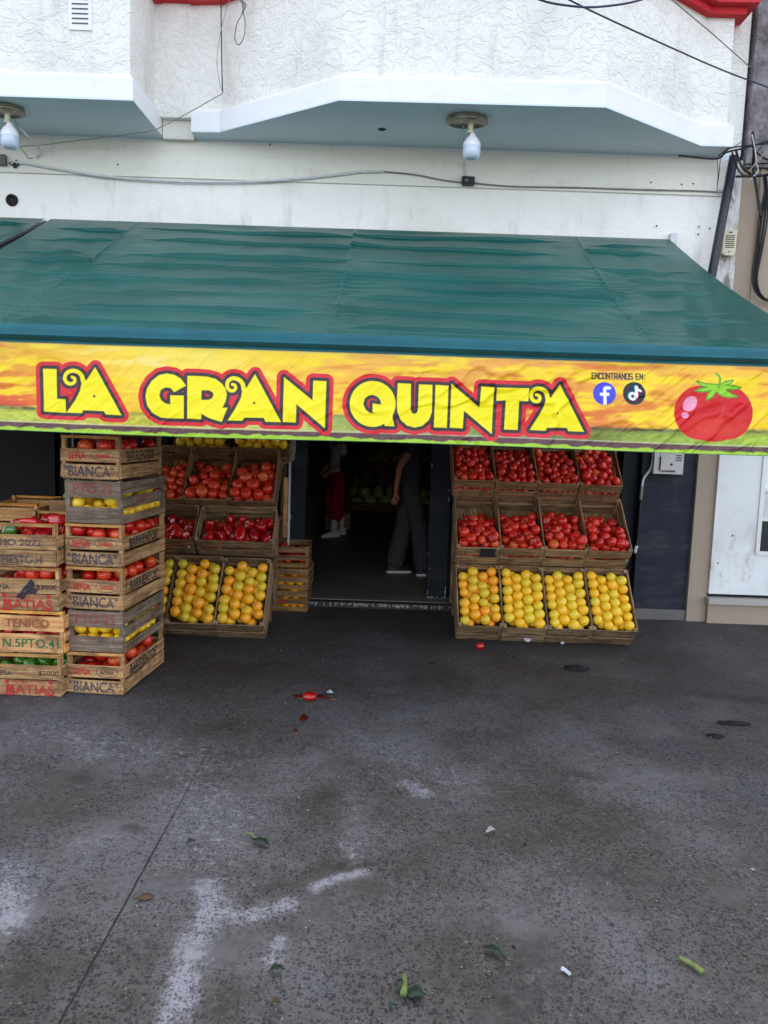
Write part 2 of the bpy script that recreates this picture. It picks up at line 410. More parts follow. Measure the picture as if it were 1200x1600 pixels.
# ---------------------------------------------------------------- the ground: one sheet
def build_ground():
    xs = np.concatenate([[-60, -30, -15, -8, -5], np.arange(-4, 4.2, .025), [5, 8, 15, 30, 60]])
    ys = np.concatenate([[-60, -30, -12, -5, -2, 0], np.arange(.8, 7.4, .025), [8, 10, 14, 20, 60]])
    X, Y = np.meshgrid(xs, ys)
    white = np.zeros_like(X); dark = np.zeros_like(X)
    def cap(arr, pts, r, amt):
        g = [atZ(*p)[:2] for p in pts]
        if len(g) == 1: g = [g[0], (g[0][0]+.001, g[0][1])]
        for a, b in zip(g[:-1], g[1:]):
            d, _ = seg_d(X, Y, a, b); np.maximum(arr, amt*np.exp(-(d/r)**2), out=arr)
    # dried whitish spills
    cap(white, [(322, 1385), (335, 1420), (305, 1470), (290, 1520), (275, 1580)], .068, .95)
    cap(white, [(335, 1425), (390, 1430), (455, 1412)], .06, .85)
    cap(white, [(490, 1388), (520, 1372), (572, 1362)], .035, .9)
    cap(white, [(435, 1470), (425, 1500)], .04, .8)
    cap(white, [(10, 1390), (18, 1440)], .09, .9); cap(white, [(0, 1350), (40, 1360)], .09, .55)
    cap(white, [(130, 1320), (180, 1310)], .11, .5); cap(white, [(545, 1250), (560, 1340)], .1, .4)
    cap(white, [(640, 1225), (665, 1240)], .08, .75); cap(white, [(560, 1150), (720, 1230)], .24, .45)
    cap(white, [(60, 1140), (300, 1180), (330, 1330)], .34, .48); cap(white, [(110, 1150), (150, 1180)], .12, .6)
    cap(white, [(480, 1200), (330, 1300)], .2, .3); cap(white, [(860, 1120), (1010, 1140)], .18, .25)
    cap(white, [(1110, 1010), (1180, 1050)], .15, .25); cap(white, [(540, 1320), (555, 1345)], .04, .6)
    # dark damp and greasy marks
    cap(dark, [(1105, 1085), (1190, 1095)], .14, .8); cap(dark, [(120, 1215), (130, 1218)], .07, .8)
    cap(dark, [(200, 1292), (215, 1296)], .05, .9); cap(dark, [(290, 1220), (350, 1205)], .035, .7)
    cap(dark, [(270, 1178), (295, 1182)], .025, .8); cap(dark, [(905, 1210), (925, 1215)], .06, .8)
    cap(dark, [(60, 1470), (40, 1580)], .12, .6); cap(dark, [(560, 1120), (480, 1130)], .3, .3)
    cap(dark, [(730, 1120), (850, 1130)], .25, .35); cap(dark, [(700, 1130), (640, 1060)], .25, .35)
    col = np.stack([white, dark, np.zeros_like(X), np.ones_like(X)], -1)
    m = NT('pavement_terrazzo'); o = m.coord()
    at = m.n('Attribute', _attribute_name='print').outputs['Color']
    sp = m.n('SeparateColor', Color=at).outputs
    big = m.noise(o, .9, 5, .6); mid = m.noise(o, 3.2, 6, .7); fine = m.noise(o, 24, 5, .7)
    base = m.ramp(m.math('ADD', m.math('MULTIPLY', big, .5), m.math('MULTIPLY', mid, .5)),
                  [(.38, lin(40, 36, 32)), (.46, lin(64, 59, 54)), (.54, lin(74, 70, 67)), (.62, lin(70, 69, 76))])
    base = m.mix(m.math('MULTIPLY', m.step(fine, .45, .7), .35), base, lin(104, 96, 88))
    # exposed dark aggregate
    wv = m.n('VectorMath', _operation='ADD', i0=o, i1=m.n('VectorMath', _operation='SCALE', i0=m.n('TexNoise', Vector=o, Scale=60, Detail=2).outputs['Color'], Scale=.012).outputs[0]).outputs[0]
    def peb(scale, lo, hi, keep):
        vo = m.n('TexVoronoi', Vector=wv, Scale=scale, Randomness=1.0)
        k = m.n('SeparateColor', Color=vo.outputs['Color']).outputs[0]
        sz = m.n('SeparateColor', Color=vo.outputs['Color']).outputs[1]
        r = m.math('MULTIPLY', m.math('ADD', .5, sz), hi)
        inn = m.math('LESS_THAN', vo.outputs['Distance'], r)
        return m.math('MULTIPLY', m.math('MULTIPLY', inn, m.math('LESS_THAN', k, keep)), m.step(mid, .34, .5))
    p1 = peb(74, .2, .40, .6); p2 = peb(135, .2, .42, .6)
    pc = m.mix(m.noise(o, 40, 2), lin(16, 17, 22), lin(36, 31, 28))
    base = m.mix(m.math('MULTIPLY', p1, .8), base, pc)
    base = m.mix(m.math('MULTIPLY', p2, .7), base, pc)
    p3 = peb(83, .2, .24, .08); base = m.mix(m.math('MULTIPLY', p3, .6), base, lin(140, 128, 112))
    # spills and grease
    wt = m.step(m.math('ADD', sp[0], m.math('MULTIPLY', m.math('SUBTRACT', m.noise(o, 22, 9, .85), .5), 3.2)), .42, .95)
    haze = m.math('MULTIPLY', m.step(m.math('ADD', m.noise(m.mapping(o, (1, 1, 1), (4, 9, 0)), 1.1, 7, .72), m.math('MULTIPLY', sp[0], .2)), .42, .68), m.math('SUBTRACT', m.math('ADD', .36, m.math('MULTIPLY', m.step(m.noise(o, 34, 6, .8), .35, .65), .34)), m.math('MULTIPLY', m.math('MAXIMUM', p1, p2), .3)))
    base = m.mix(haze, base, lin(108, 106, 109))
    base = m.mix(m.math('MULTIPLY', wt, m.math('SUBTRACT', .72, m.math('MULTIPLY', m.math('MAXIMUM', p1, p2), .5))), base, lin(146, 143, 150))
    dk = m.step(m.math('ADD', sp[1], m.math('MULTIPLY', m.math('SUBTRACT', m.noise(o, 14, 6, .75), .5), 1.2)), .3, .95)
    base = m.mix(m.math('MULTIPLY', dk, .6), base, lin(32, 29, 29))
    # darker towards the shop front
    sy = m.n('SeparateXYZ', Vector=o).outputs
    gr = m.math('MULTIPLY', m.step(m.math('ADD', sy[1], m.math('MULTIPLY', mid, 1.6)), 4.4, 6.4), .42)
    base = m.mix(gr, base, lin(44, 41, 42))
    # sawn joints
    wob = m.math('MULTIPLY', m.math('SUBTRACT', m.noise(o, 30, 4, .7), .5), .012)
    def joint(c, wd, axis):
        d = m.math('ABSOLUTE', m.math('ADD', m.math('SUBTRACT', sy[axis], c), wob))
        return m.step(d, wd, wd*.4)
    j = m.math('MAXIMUM', m.math('MULTIPLY', joint(-.84, .0055, 0), m.step(sy[1], 3.9, 2.6)), m.math('MULTIPLY', joint(-.842, .0035, 0), .6))
    j = m.math('MAXIMUM', j, m.math('MULTIPLY', joint(2.87, .0045, 0), .8))
    j = m.math('MAXIMUM', j, m.math('MULTIPLY', joint(3.42, .0035, 1), .35))
    base = m.mix(m.math('MULTIPLY', j, .85), base, lin(18, 17, 18))
    h = m.math('ADD', m.math('ADD', m.math('MULTIPLY', fine, .5), m.math('MULTIPLY', mid, .8)), m.math('MULTIPLY', p1, .22))
    h = m.math('SUBTRACT', h, m.math('MULTIPLY', j, 1.6))
    mat = m.fin(base, m.math('ADD', .62, m.math('MULTIPLY', mid, .25)), m.bump(h, .55, .006), .35)
    Z = (fbm(X*.7+50, Y*.7+50, 3, 3)-.5)*.012; Z[(X < -4) | (X > 4) | (Y < .8) | (Y > 5.5)] = 0
    Z *= np.clip((5.2-Y)/.6, 0, 1)
    g = link('pavement', grid_mesh('pavement', X, Y, Z, mat, col))
    tag(g, 'dark worn speckled pavement with pale dried spills', kind='structure')
build_ground()

# ---------------------------------------------------------------- the shop building
WY = 6.83
ZS = 4.012
def build_building():
    B = empty('corner_shop_building', (0, WY, 0), 'white stuccoed shop building with projecting bays over the awning', 'building')
    def part(name, mb, mat, parent=B):
        o = mb.build(name, mat, parent); o.matrix_parent_inverse = Matrix.Translation((0, -WY, 0)) if parent is B else Matrix()
        return o
    XL, XR = -12.0, 2.955
    # upper stuccoed wall between awning and moulding (has thickness) and everything above
    m = MB().box(XL, 2.80, WY, WY+.3, 2.55, 3.69); part('wall', m, M['stucco_fine'])
    m = MB().box(2.80, XR, WY+.004, WY+.3, 2.0, 3.99); part('wall_edge', m, M['peelwall'])
    m = MB().box(XL, 2.80, WY-.02, WY+.3, 3.69, 3.838); part('moulding', m, M['cream'])
    m = MB().box(XL, 2.80, WY-.004, WY+.3, 3.838, 3.99); part('frieze', m, M['cream'])
    # body above
    m = MB().box(XL, XR-.02, WY+.02, 19, ZS+.02, 9.5); part('upper_wall', m, M['stucco'])
    # slab under the upper floor
    m = MB().box(XL, XR-.03, WY+.01, 19, 3.992, ZS+.016); part('slab', m, M['soffit'])
    # bays: footprint (front line), lower trim band, stucco wall, red ledge
    def bay(pts, name):
        inner = [(x, y) for x, y in pts]
        n = len(inner)
        full = inner+[(inner[-1][0], WY+.01), (inner[0][0], WY+.01)]
        mb = MB().prism(full, ZS, ZS+.012); part('soffit', mb, M['soffit'])
        def off(d):
            out = []
            for i in range(n):
                p = np.array(inner[i]); nn = np.zeros(2)
                for a, b in ((i-1, i), (i, i+1)):
                    if a < 0 or b >= n: continue
                    t = np.array(inner[b])-np.array(inner[a]); t /= np.linalg.norm(t); nn += np.array([t[1], -t[0]])
                nn /= np.linalg.norm(nn)
                q = p-nn*d*(1.0)
                if i in (0, n-1): q = np.array([p[0]+(d if i == 0 else -d), p[1]+d])
                out.append(tuple(q))
            return out
        def ring(d, z0, z1, mat, nm):
            q = off(d); f = q+[(q[-1][0], WY+.018), (q[0][0], WY+.018)]
            part(nm, MB().prism(f, z0, z1), mat)
        ring(0, ZS+.012, ZS+.165, M['white_trim'], 'trim_band')
        ring(.028, ZS+.165, ZS+.19, M['white_trim'], 'trim_lip')
        ring(.045, ZS+.19, 5.02, M['stucco'], 'bay_wall')
        ring(-.02, 5.02, 5.075, M['red_trim'], 'red_ledge_lower')
        ring(-.09, 5.075, 5.2, M['red_trim'], 'red_ledge')
        ring(.045, 5.2, 7.5, M['stucco'], 'bay_wall')
    bay([(-1.70, 6.66), (-1.462, 6.645), (-.43, 5.94), (1.523, 5.91), (2.494, 6.594), (2.752, 6.588)], 'bay')
    bay([(-5.6, 6.80), (-4.9, 6.07), (-1.985, 6.065), (-1.94, 6.30), (-1.90, 6.80)][:3]+[(-1.972, 6.80)], 'bay')
    # narrow wall strip in the recess between the two bays
    m = MB().box(-2.03, -1.64, WY-.12, WY+.01, ZS+.13, 7.5); part('recess_wall', m, M['stucco'])
    m = MB().box(-1.965, -1.705, WY-.06, WY+.01, ZS-.02, ZS+.128); part('recess_corbel', m, M['cream'])
    m = MB().box(-1.96, -1.71, WY-.18, WY-.121, 5.03, 5.16); part('red_ledge', m, M['red_trim'])
    # ground floor: dark blue side panel, door posts, lintel, plinth, flank walls
    m = MB().box(2.262, 2.735, 6.78, 7.1, .095, 2.5); part('side_panel', m, M['blue_dark'])
    m = MB().box(2.12, 2.255, 6.86, 7.05, .0, 2.5); part('door_post', m, M['post'])
    m = MB().box(2.256, 2.735, 6.765, 7.1, .0, .094); part('plinth', m, M['concrete'])
    m = MB().box(.425, .61, 7.10, 7.30, .04, 2.5); part('door_post', m, M['post'])
    m = MB().box(-.92, -.735, 7.10, 7.30, .04, 2.5); part('door_post', m, M['post'])
    m = MB()
    for k in range(26):   # flaked paint on the posts
        x = R_.choice([.43, .445, .60, -.90, -.87, -.85]); z = R_.choice([R_.uniform(.05, .16), R_.uniform(.3, 1.9), R_.uniform(.3, 1.9)])
        a = R_.uniform(.002, .006); b = R_.uniform(.004, .03)
        m.box(x+R_.uniform(-.006, .006)-a, x+a, 7.096, 7.0995, z-b, z+b, j=.002)
    for k in range(16):
        x = R_.uniform(-.905, -.84); zt = R_.uniform(1.45, 1.75); m.box(x, x+.008, 7.096, 7.0995, R_.uniform(1.28, 1.4), zt, j=.003)
    for k in range(20):
        x = R_.uniform(.43, .60); m.box(x, x+R_.uniform(.004, .014), 7.096, 7.0995, .042, .042+R_.uniform(.004, .03), j=.002)
    part('flaked_paint', m, M['peel'])
    m = MB().box(XL, 2.80, WY+.02, WY+.28, 2.30, 2.548); part('lintel', m, M['in_wall'])
    # black sheets painting the shade of the open front behind the displays
    m = MB().box(.612, 2.118, 7.14, 7.18, .04, 2.3); part('shade_sheet', m, M['black_panel']); m = MB().box(-1.98, -.922, 7.14, 7.18, .04, 2.3); part('shade_sheet', m, M['black_panel'])
    m = MB().box(-2.98, -1.985, 7.0, 7.05, .04, 2.3)
    m.box(-3.1, -2.99, 6.94, 7.10, .04, 2.3); part('dark_shutter', m, M['black_panel'])
    m = MB().box(-12, -3.11, 7.0, 7.05, .04, 2.3); part('dark_shutter', m, M['black_panel'])
    m = MB().box(-2.845, -2.83, 6.965, 6.998, .04, 2.3); part('screen_edge', m, M['steel'])
    # interior
    m = MB().box(-5, -.99, 7.3, 7.32, .05, 2.9); m.box(-1.1, -1.0, 7.32, 16.3, .05, 2.9); m.box(3.0, 3.1, 7.3, 16.3, .05, 2.9)
    m.box(-1.1, 3.1, 16.3, 16.4, .05, 2.9); m.box(.62, 3.1, 7.31, 7.33, .05, 2.9); part('shop_wall', m, M['in_wall'])
    m = MB().box(-12, 3.1, 7.33, 16.4, 2.9, 3.0); part('shop_ceiling', m, M['in_wall'])
    m = MB().box(-12, XR-.05, 16.4, 16.6, 0, 9.4); m.box(-12.2, -12, WY+.1, 16.6, 0, 9.4); part('rear_wall', m, M['in_wall'])
    # little vent in the left bay
    px, py, pz = atY(123, 19, 6.06)
    v = part('vent', MB().box(px-.085, px+.085, 6.085, 6.12, pz-.11, pz+.13), M['white_trim'])
    sl = MB()
    for k in range(6): sl.box(px-.06, px+.06, 6.080, 6.088, pz-.07+k*.034, pz-.062+k*.034)
    s = sl.build('vent_slot', M['vent_grey'], v)
    # round hole of a broken duct and small drilled holes, inner shade painted dark
    hx, hy, hz = atY(19, 313, WY)
    hb = MB().lathe([(.052, 0), (.05, .012), (.036, .012), (.034, .001), (0, .0012)], 18, T=Matrix.Translation((hx, WY-.002, hz)) @ Matrix.Rotation(rad(90), 4, 'X'))
    part('duct_hole', hb, M['dark_slot'])
    nb = MB()
    for (qx, qy) in ((844/2, 452/2), (184, 257), (1017, 285), (1065, 288), (1083, 287), (1090, 246), (1026, 353), (1092, 354), (1109, 357), (1091, 366), (597, 202)):
        if qy == 202: continue
        a = atY(qx, qy, WY-.022); nb.lathe([(.008, 0), (0, .001)], 8, T=Matrix.Translation(a) @ Matrix.Rotation(rad(90), 4, 'X'))
    part('drilled_hole', nb, M['dark_slot'])
    a = atZ(597, 202, ZS); nb = MB().lathe([(.035, 0), (.02, -.006), (0, -.002)], 9, T=Matrix.Translation((a[0], a[1], ZS-.001)))
    part('ceiling_hole', nb, M['dark_slot'])
    return B
build_building()
tag(MB().box(-12, 2.25, 6.83, 6.919, -.02, .049).build('doorway_step', [M['step']]), 'low dark step along the shop front', kind='structure')
m = MB().box(-12, 3.1, 6.92, 16.4, -.02, .055)
tag(m.build('shop_floor', [M['in_floor']]), 'dark shop floor behind the doorway step', kind='structure')
m = MB()
for k in range(150):
    x = R_.uniform(-1.0, .75); a = R_.uniform(.003, .012)
    m.box(x, x+a, 6.824, 6.8292, R_.uniform(.01, .035), R_.uniform(.036, .048), j=.002)
tag(m.build('step_edge', M['peel']), 'worn speckled edge of the doorway step', kind='structure')

def build_neighbour():
    B = empty('neighbour_building', (2.9, WY, 0), 'neighbouring beige building with a white metal door beside the shop', 'building')
    def part(name, mb, mat):
        o = mb.build(name, mat, B); o.matrix_parent_inverse = Matrix.Translation((-2.9, -WY, 0)); return o
    part('pilaster', MB().box(2.738, 2.905, 6.745, 7.1, 0, 2.62), M['beige'])
    part('wall', MB().box(2.962, 12, 6.85, 7.3, 2.1, 3.93), M['beige'])
    part('upper_wall', MB().box(2.965, 12, 6.80, 19, 3.931, 9.5), M['rough'])
    part('wall_joint', MB().box(3.115, 3.15, 6.838, 6.849, 2.6, 3.93), M['beige'])
    part('base', MB().box(2.906, 12, 6.70, 7.1, 0, .18), M['beige'])
    part('sill', MB().box(2.89, 12, 6.655, 7.1, .181, .232), M['sill'])
    part('recess', MB().box(2.906, 12, 6.76, 7.1, .233, .262), M['dark_slot'])
    part('metal_door', MB().box(2.908, 4.3, 6.715, 6.76, .263, 2.2), M['door_white'])
    f = part('window', MB().box(3.285, 3.32, 6.70, 6.714, .63, 1.92).box(3.321, 3.9, 6.70, 6.714, .63, .66).box(3.321, 3.9, 6.70, 6.714, .93, .955).box(3.321, 3.9, 6.70, 6.714, 1.19, 1.22).box(3.321, 3.9, 6.70, 6.714, 1.89, 1.92), M['door_white'])
    g = MB().box(3.321, 3.9, 6.709, 6.7135, .661, .929).build('pane', M['black_plastic'], f)
    g = MB().box(3.321, 3.9, 6.709, 6.7135, .956, 1.189).build('pane', M['pvc'], f)
    part('side_wall', MB().box(4.301, 12, 6.72, 7.1, .263, 2.099), M['beige'])
    part('lintel', MB().box(2.906, 4.3, 6.76, 7.1, 2.2, 2.62), M['beige'])
build_neighbour()

# ---------------------------------------------------------------- awning and printed banner
VY = 4.2                      # plane of the banner
AX0, AX1 = -2.93, 2.365
def awning_mat():
    m = NT('green_vinyl'); o = m.coord()
    n = m.noise(o, 1.2, 4, .6)
    c = m.mix(m.step(n, .3, .7), lin(6, 70, 64), lin(12, 84, 77))
    dust = m.noise(m.mapping(o, (1, 3, 1)), 3, 6, .7)
    c = m.mix(m.math('MULTIPLY', m.step(dust, .5, .85), .14), c, lin(100, 124, 114))
    w1 = m.noise(m.mapping(o, (1.2, 7, 7)), 2.4, 5, .65, .5)
    h = m.math('ADD', w1, m.math('MULTIPLY', m.noise(o, 30, 3), .06))
    return m.fin(c, m.math('ADD', .24, m.math('MULTIPLY', dust, .2)), m.bump(h, .3, .012), .3)
M['awning'] = awning_mat()
M['hem'] = m_plain('teal_hem', lin(0, 88, 98), .45, .35, .2, 6, .15)

def awning_sheet(x0, x1, seams, name, parent, seed):
    nu, nv = 460, 560
    u = np.linspace(0, 1, nu); v = np.linspace(0, 1, nv)     # v: 0 at the wall, 1 at the front
    U, V = np.meshgrid(u, v)
    X = x0+(x1-x0)*U
    Y = 6.80+(VY-.02-6.80)*V; Z = 3.315+(2.125-3.315)*V
    # the fabric hangs a little between wall and front bar and between seams
    h = -.045*np.sin(math.pi*V)
    folds = np.zeros_like(X)
    rs = np.random.RandomState(seed)
    xs_ = [x0]+[s[0] for s in seams]+[x1]
    for i in range(len(xs_)-1):
        a0, a1 = xs_[i], xs_[i+1]
        # long sagging creases that run across each panel and pull up towards the seams
        nf = 8
        for k in range(nf):
            v0 = (k+.6+rs.uniform(-.25, .25))/nf; sag = rs.uniform(.004, .022); tilt = rs.uniform(-.05, .05)
            xm = (X-(a0+a1)/2)/max((a1-a0)/2, .1)
            vc = v0+sag*(1-xm**2)+tilt*xm*.35+.01*(fbm(X*2, X*0+k, seed+k, 3)-.5)
            amp = rs.uniform(.004, .0095)*sstep(1.12, .5, np.abs(xm-rs.uniform(-.35, .35)))*(.35+1.1*fbm(X*2.1, X*0+k*3.1, seed+40+k, 3))
            wdt = rs.uniform(.006, .011)
            t = (V-vc)/wdt
            folds += np.where(t < 0, amp*np.exp(-(t/1.3)**2), amp*np.exp(-(t/.5)**2)) * ((xm > -1.02) & (xm < 1.02))
    # gathered pleats beside each seam, and the seam's own ridge
    for (sx, sx1) in seams:
        c = sx+(sx1-sx)*V**1.3
        d = X-c
        folds += .0032*np.exp(-(d/.010)**2)
        pl = np.sin((V*21+np.abs(d)*3.5+4.5*fbm(V*5, d*2, seed+7, 3))*2*math.pi)
        folds += .0016*pl*np.exp(-(np.abs(d)/.16))*sstep(.25, .6, V)*sstep(.3, .7, fbm(V*7, d*3, seed+17, 3))
    folds += .012*(fbm(X*1.4+9, V*3, seed+3, 4)-.5)
    # diagonal pulls at the corners
    for cx_, dr in ((x1, -1), (x0, 1)):
        dd = (X-cx_)*dr
        folds += .006*np.sin((V*6-dd*7)*2*math.pi/1.9)*np.exp(-dd/.5)*sstep(.02, .3, V)
    h = h+folds*3.4*sstep(0, .12, U)*sstep(1, .88, U)*sstep(1.0, .96, V)*sstep(0, .03, V)
    ny, nz = (3.315-2.125), (6.80-VY)                       # surface normal in the YZ plane
    ln = math.hypot(ny, nz); Y = Y-h*ny/ln; Z = Z+h*nz/ln
    return link(name, grid_mesh(name, X, Y, Z, M['awning']), parent)

def P5(ox, oy, pts, s=5.0): return [(ox+x/s, oy+y/s) for x, y in pts]
def banner_print(PX, PY, T):
    """colour of the printed banner; PX, PY: position across and down in the print's own millimetre-like units; T: 0 top .. 1 bottom"""
    n1 = fbm(PX/90, PY/14, 5, 5); n2 = fbm(PX/40+7, PY/9, 9, 5); n3 = fbm(PX/7, PY/3, 13, 4)
    def C(r, g, b): return np.array(lin(r, g, b)[:3])
    def ramp1(x, stops):
        xs = [s[0] for s in stops]; cs = np.array([s[1] for s in stops])
        return np.stack([np.interp(x, xs, cs[:, k]) for k in range(3)], -1)
    top = ramp1(PX, [(-60, C(222, 176, 50)), (60, C(240, 190, 40)), (190, C(246, 214, 60)), (330, C(248, 226, 90)), (430, C(246, 196, 50)), (560, C(240, 180, 70)), (700, C(236, 178, 80)), (860, C(238, 160, 70)), (1010, C(240, 182, 60)), (1130, C(246, 190, 60)), (1280, C(250, 196, 50))])
    low = ramp1(PX, [(-60, C(206, 74, 40)), (40, C(222, 92, 46)), (120, C(240, 130, 40)), (230, C(240, 196, 40)), (420, C(246, 200, 50)), (560, C(244, 178, 40)), (760, C(236, 150, 60)), (900, C(226, 132, 60)), (1030, C(238, 160, 50)), (1130, C(250, 190, 40)), (1280, C(250, 200, 40))])
    t = np.clip(T/.7, 0, 1)[..., None]
    sky = top*(1-t)+low*t
    cl = sstep(.5, .68, n1)[..., None]*sstep(380, 520, PX)[..., None]*.6
    sky = sky*(1-cl)+C(216, 100, 44)*cl
    wh = (sstep(.45, .7, n2)*np.exp(-((PX-300-(PY-580)*3)/110)**2)*np.exp(-((T-.2)/.16)**2)*1.0)[..., None]
    sky = sky*(1-wh)+C(240, 238, 240)*wh
    yl = (sstep(.42, .68, n2)*.85)[..., None]
    sky = sky*(1-yl)+C(252, 218, 30)*yl
    rs = (sstep(.52, .66, fbm(PX/60+30, PY/11, 21, 4))*sstep(90, 0, PX))[..., None]*.6
    sky = sky*(1-rs)+C(214, 84, 50)*rs
    hz = .72+.02*np.sin(PX/120)+.0*PX
    field = ramp1(PX, [(-60, C(176, 190, 70)), (200, C(196, 186, 60)), (420, C(190, 190, 90)), (640, C(130, 158, 80)), (880, C(112, 116, 60)), (1000, C(140, 160, 60)), (1280, C(170, 196, 60))])
    field = field*(.62+.75*n3[..., None])
    dkl = (np.exp(-((T-hz-.015)/.028)**2)*(.45+.5*sstep(.35, .6, n3)))[..., None]
    col = np.where((T > hz)[..., None], field, sky)
    dkl = dkl*np.where(((PX < 60) | (PX > 540)), 1, .45)[..., None]
    col = col*(1-dkl)+C(92, 62, 58)*dkl
    b1 = sstep(.895, .91, T+.01*(n2-.5)); col = col*(1-b1[..., None])+(C(96, 62, 66)*(.7+.6*n3[..., None]))*b1[..., None]
    b2 = sstep(.950, .966, T+.05*(fbm(PX/16, PY*0, 31, 3)-.5)); col = col*(1-b2[..., None])+C(160, 200, 50)*b2[..., None]
    b3 = np.exp(-((T-.893)/.006)**2)[..., None]*.5; col = col*(1-b3)+C(220, 210, 200)*b3
    b4 = sstep(.990, .997, T)[..., None]; col = col*(1-b4)+C(16, 96, 70)*b4
    b5 = sstep(.03, .0, T)[..., None]*.6; col = col*(1-b5)+C(240, 232, 160)*b5

    # ---- lettering: polygons and curling strokes
    def circle(cx, cy, r, a0, a1, n=40): return [(cx+r*math.cos(rad(a0+(a1-a0)*k/n)), cy+r*math.sin(rad(a0+(a1-a0)*k/n))) for k in range(n+1)]
    A1 = P5(60, 560, [(455, 72), (662, 445), (540, 438), (525, 412), (362, 405), (350, 428), (232, 423), (300, 325), (335, 255), (346, 200), (338, 150), (385, 172)])
    S1 = P5(60, 560, [(362, 190), (345, 132), (308, 103), (262, 100), (226, 122), (216, 158), (232, 190), (264, 200), (291, 184), (292, 158), (272, 147)])
    L = P5(60, 560, [(45, 82), (150, 85), (157, 318), (222, 320), (228, 425), (57, 415)])
    G = P5(60, 560, [(1162, 215), (1120, 160), (1070, 130), (1010, 120), (950, 133), (895, 178), (858, 240), (848, 300), (862, 370), (905, 428), (965, 462), (1040, 468), (1145, 470), (1145, 292), (1040, 290), (1042, 360), (1000, 352), (968, 325), (955, 290), (965, 250), (1000, 228), (1040, 232), (1072, 265)])
    Rr = P5(300, 560, [(-28, 138), (60, 140), (130, 145), (190, 162), (240, 200), (268, 240), (278, 285), (268, 340), (243, 388), (285, 385), (240, 495), (190, 482), (140, 465), (80, 432), (80, 475), (-28, 470)])
    Rh = P5(300, 560, [(80, 250), (140, 250), (168, 266), (175, 288), (162, 314), (135, 325), (80, 325)])
    A2 = P5(300, 560, [(497, 125), (700, 497), (580, 495), (568, 465), (418, 462), (400, 487), (287, 485), (345, 395), (388, 310), (398, 255), (390, 205), (430, 232)])
    S2 = P5(300, 560, [(410, 245), (398, 195), (365, 165), (322, 157), (288, 178), (280, 215), (295, 246), (325, 255), (346, 236), (340, 211), (321, 205)])
    N1 = P5(300, 560, [(722, 148), (945, 330), (950, 175), (1052, 180), (1040, 545), (820, 358), (815, 500), (715, 497)])
    Q = P5(530, 570, circle(262, 306, 178, 62, 390, 50)+[(415, 405), (430, 480), (355, 478), (356, 456)])
    Qh = P5(530, 570, [(188, 305), (200, 265), (230, 240), (262, 235), (300, 248), (322, 278), (330, 312), (262, 303), (262, 368), (285, 378), (240, 378), (205, 350)])
    Uu = P5(530, 570, [(458, 145), (560, 150), (557, 350), (566, 375), (585, 385), (605, 376), (615, 350), (622, 155), (727, 158), (722, 370), (700, 430), (650, 475), (590, 490), (530, 475), (480, 430), (455, 370), (450, 300)])
    I1 = P5(530, 570, [(752, 158), (852, 165), (838, 492), (738, 488)])
    N2 = P5(530, 570, [(875, 150), (1093, 335), (1108, 170), (1207, 178), (1188, 540), (972, 358), (962, 497), (862, 490)])
    T1 = P5(720, 570, [(278, 180), (530, 185), (523, 285), (452, 282), (440, 508), (335, 505), (350, 278), (275, 282)])
    A3 = P5(720, 570, [(768, 155), (955, 522), (835, 518), (822, 492), (670, 490), (655, 515), (535, 508), (600, 405), (642, 330), (656, 275), (650, 228), (697, 260)])
    S3 = P5(720, 570, [(675, 270), (662, 222), (630, 195), (588, 188), (554, 208), (545, 245), (560, 278), (590, 288), (612, 268), (606, 242), (585, 235)])
    tri = [P5(60, 560, [(447, 280), (460, 305), (432, 303)]), P5(300, 560, [(492, 335), (505, 358), (478, 357)]), P5(720, 570, [(747, 365), (758, 388), (735, 386)])]
    def sd_poly(poly, px, py):
        d = np.full(px.shape, 1e9); inside = np.zeros(px.shape, bool); n = len(poly)
        for i in range(n):
            a, b = poly[i], poly[(i+1) % n]
            dd, _ = seg_d(px, py, a, b); d = np.minimum(d, dd)
            if a[1] != b[1]:
                c = ((a[1] > py) != (b[1] > py)) & (px < (b[0]-a[0])*(py-a[1])/(b[1]-a[1])+a[0]); inside ^= c
        return np.where(inside, -d, d)
    def sd_stroke(pts, r0, r1, px, py):
        pts = spline([(x, y) for x, y in pts], 5); d = np.full(px.shape, 1e9); n = len(pts)-1
        for i in range(n):
            dd, t = seg_d(px, py, pts[i], pts[i+1]); d = np.minimum(d, dd-(r0+(r1-r0)*(i+t)/n))
        return d
    SD = np.full(PX.shape, 1e9)
    def window(pts, pad):
        xs = [p[0] for p in pts]; ys = [p[1] for p in pts]
        cols = np.where((PX[0] > min(xs)-pad) & (PX[0] < max(xs)+pad))[0]
        return slice(None), slice(cols[0], cols[-1]+1)
    for poly, holes, st in ((L, [], None), (A1, [tri[0]], S1), (G, [], None), (Rr, [Rh], None), (A2, [tri[1]], S2), (N1, [], None), (Q, [Qh], None), (Uu, [], None), (I1, [], None), (N2, [], None), (T1, [], None), (A3, [tri[2]], S3)):
        w_ = window(poly+(st or []), 16); px, py = PX[w_], PY[w_]
        d = sd_poly(poly, px, py)
        if st: d = np.minimum(d, sd_stroke(st, 3.4, 2.2, px, py))
        for h in holes: d = np.maximum(d, -sd_poly(h, px, py))
        SD[w_] = np.minimum(SD[w_], d)
    def over(mask, c):
        nonlocal col
        col = col*(1-mask[..., None])+np.asarray(c)*mask[..., None]
    over(sstep(12.0, 11.0, SD), C(214, 32, 48)); over(sstep(5.9, 5.0, SD), C(52, 44, 50)); over(sstep(.55, -.45, SD), C(246, 228, 16))

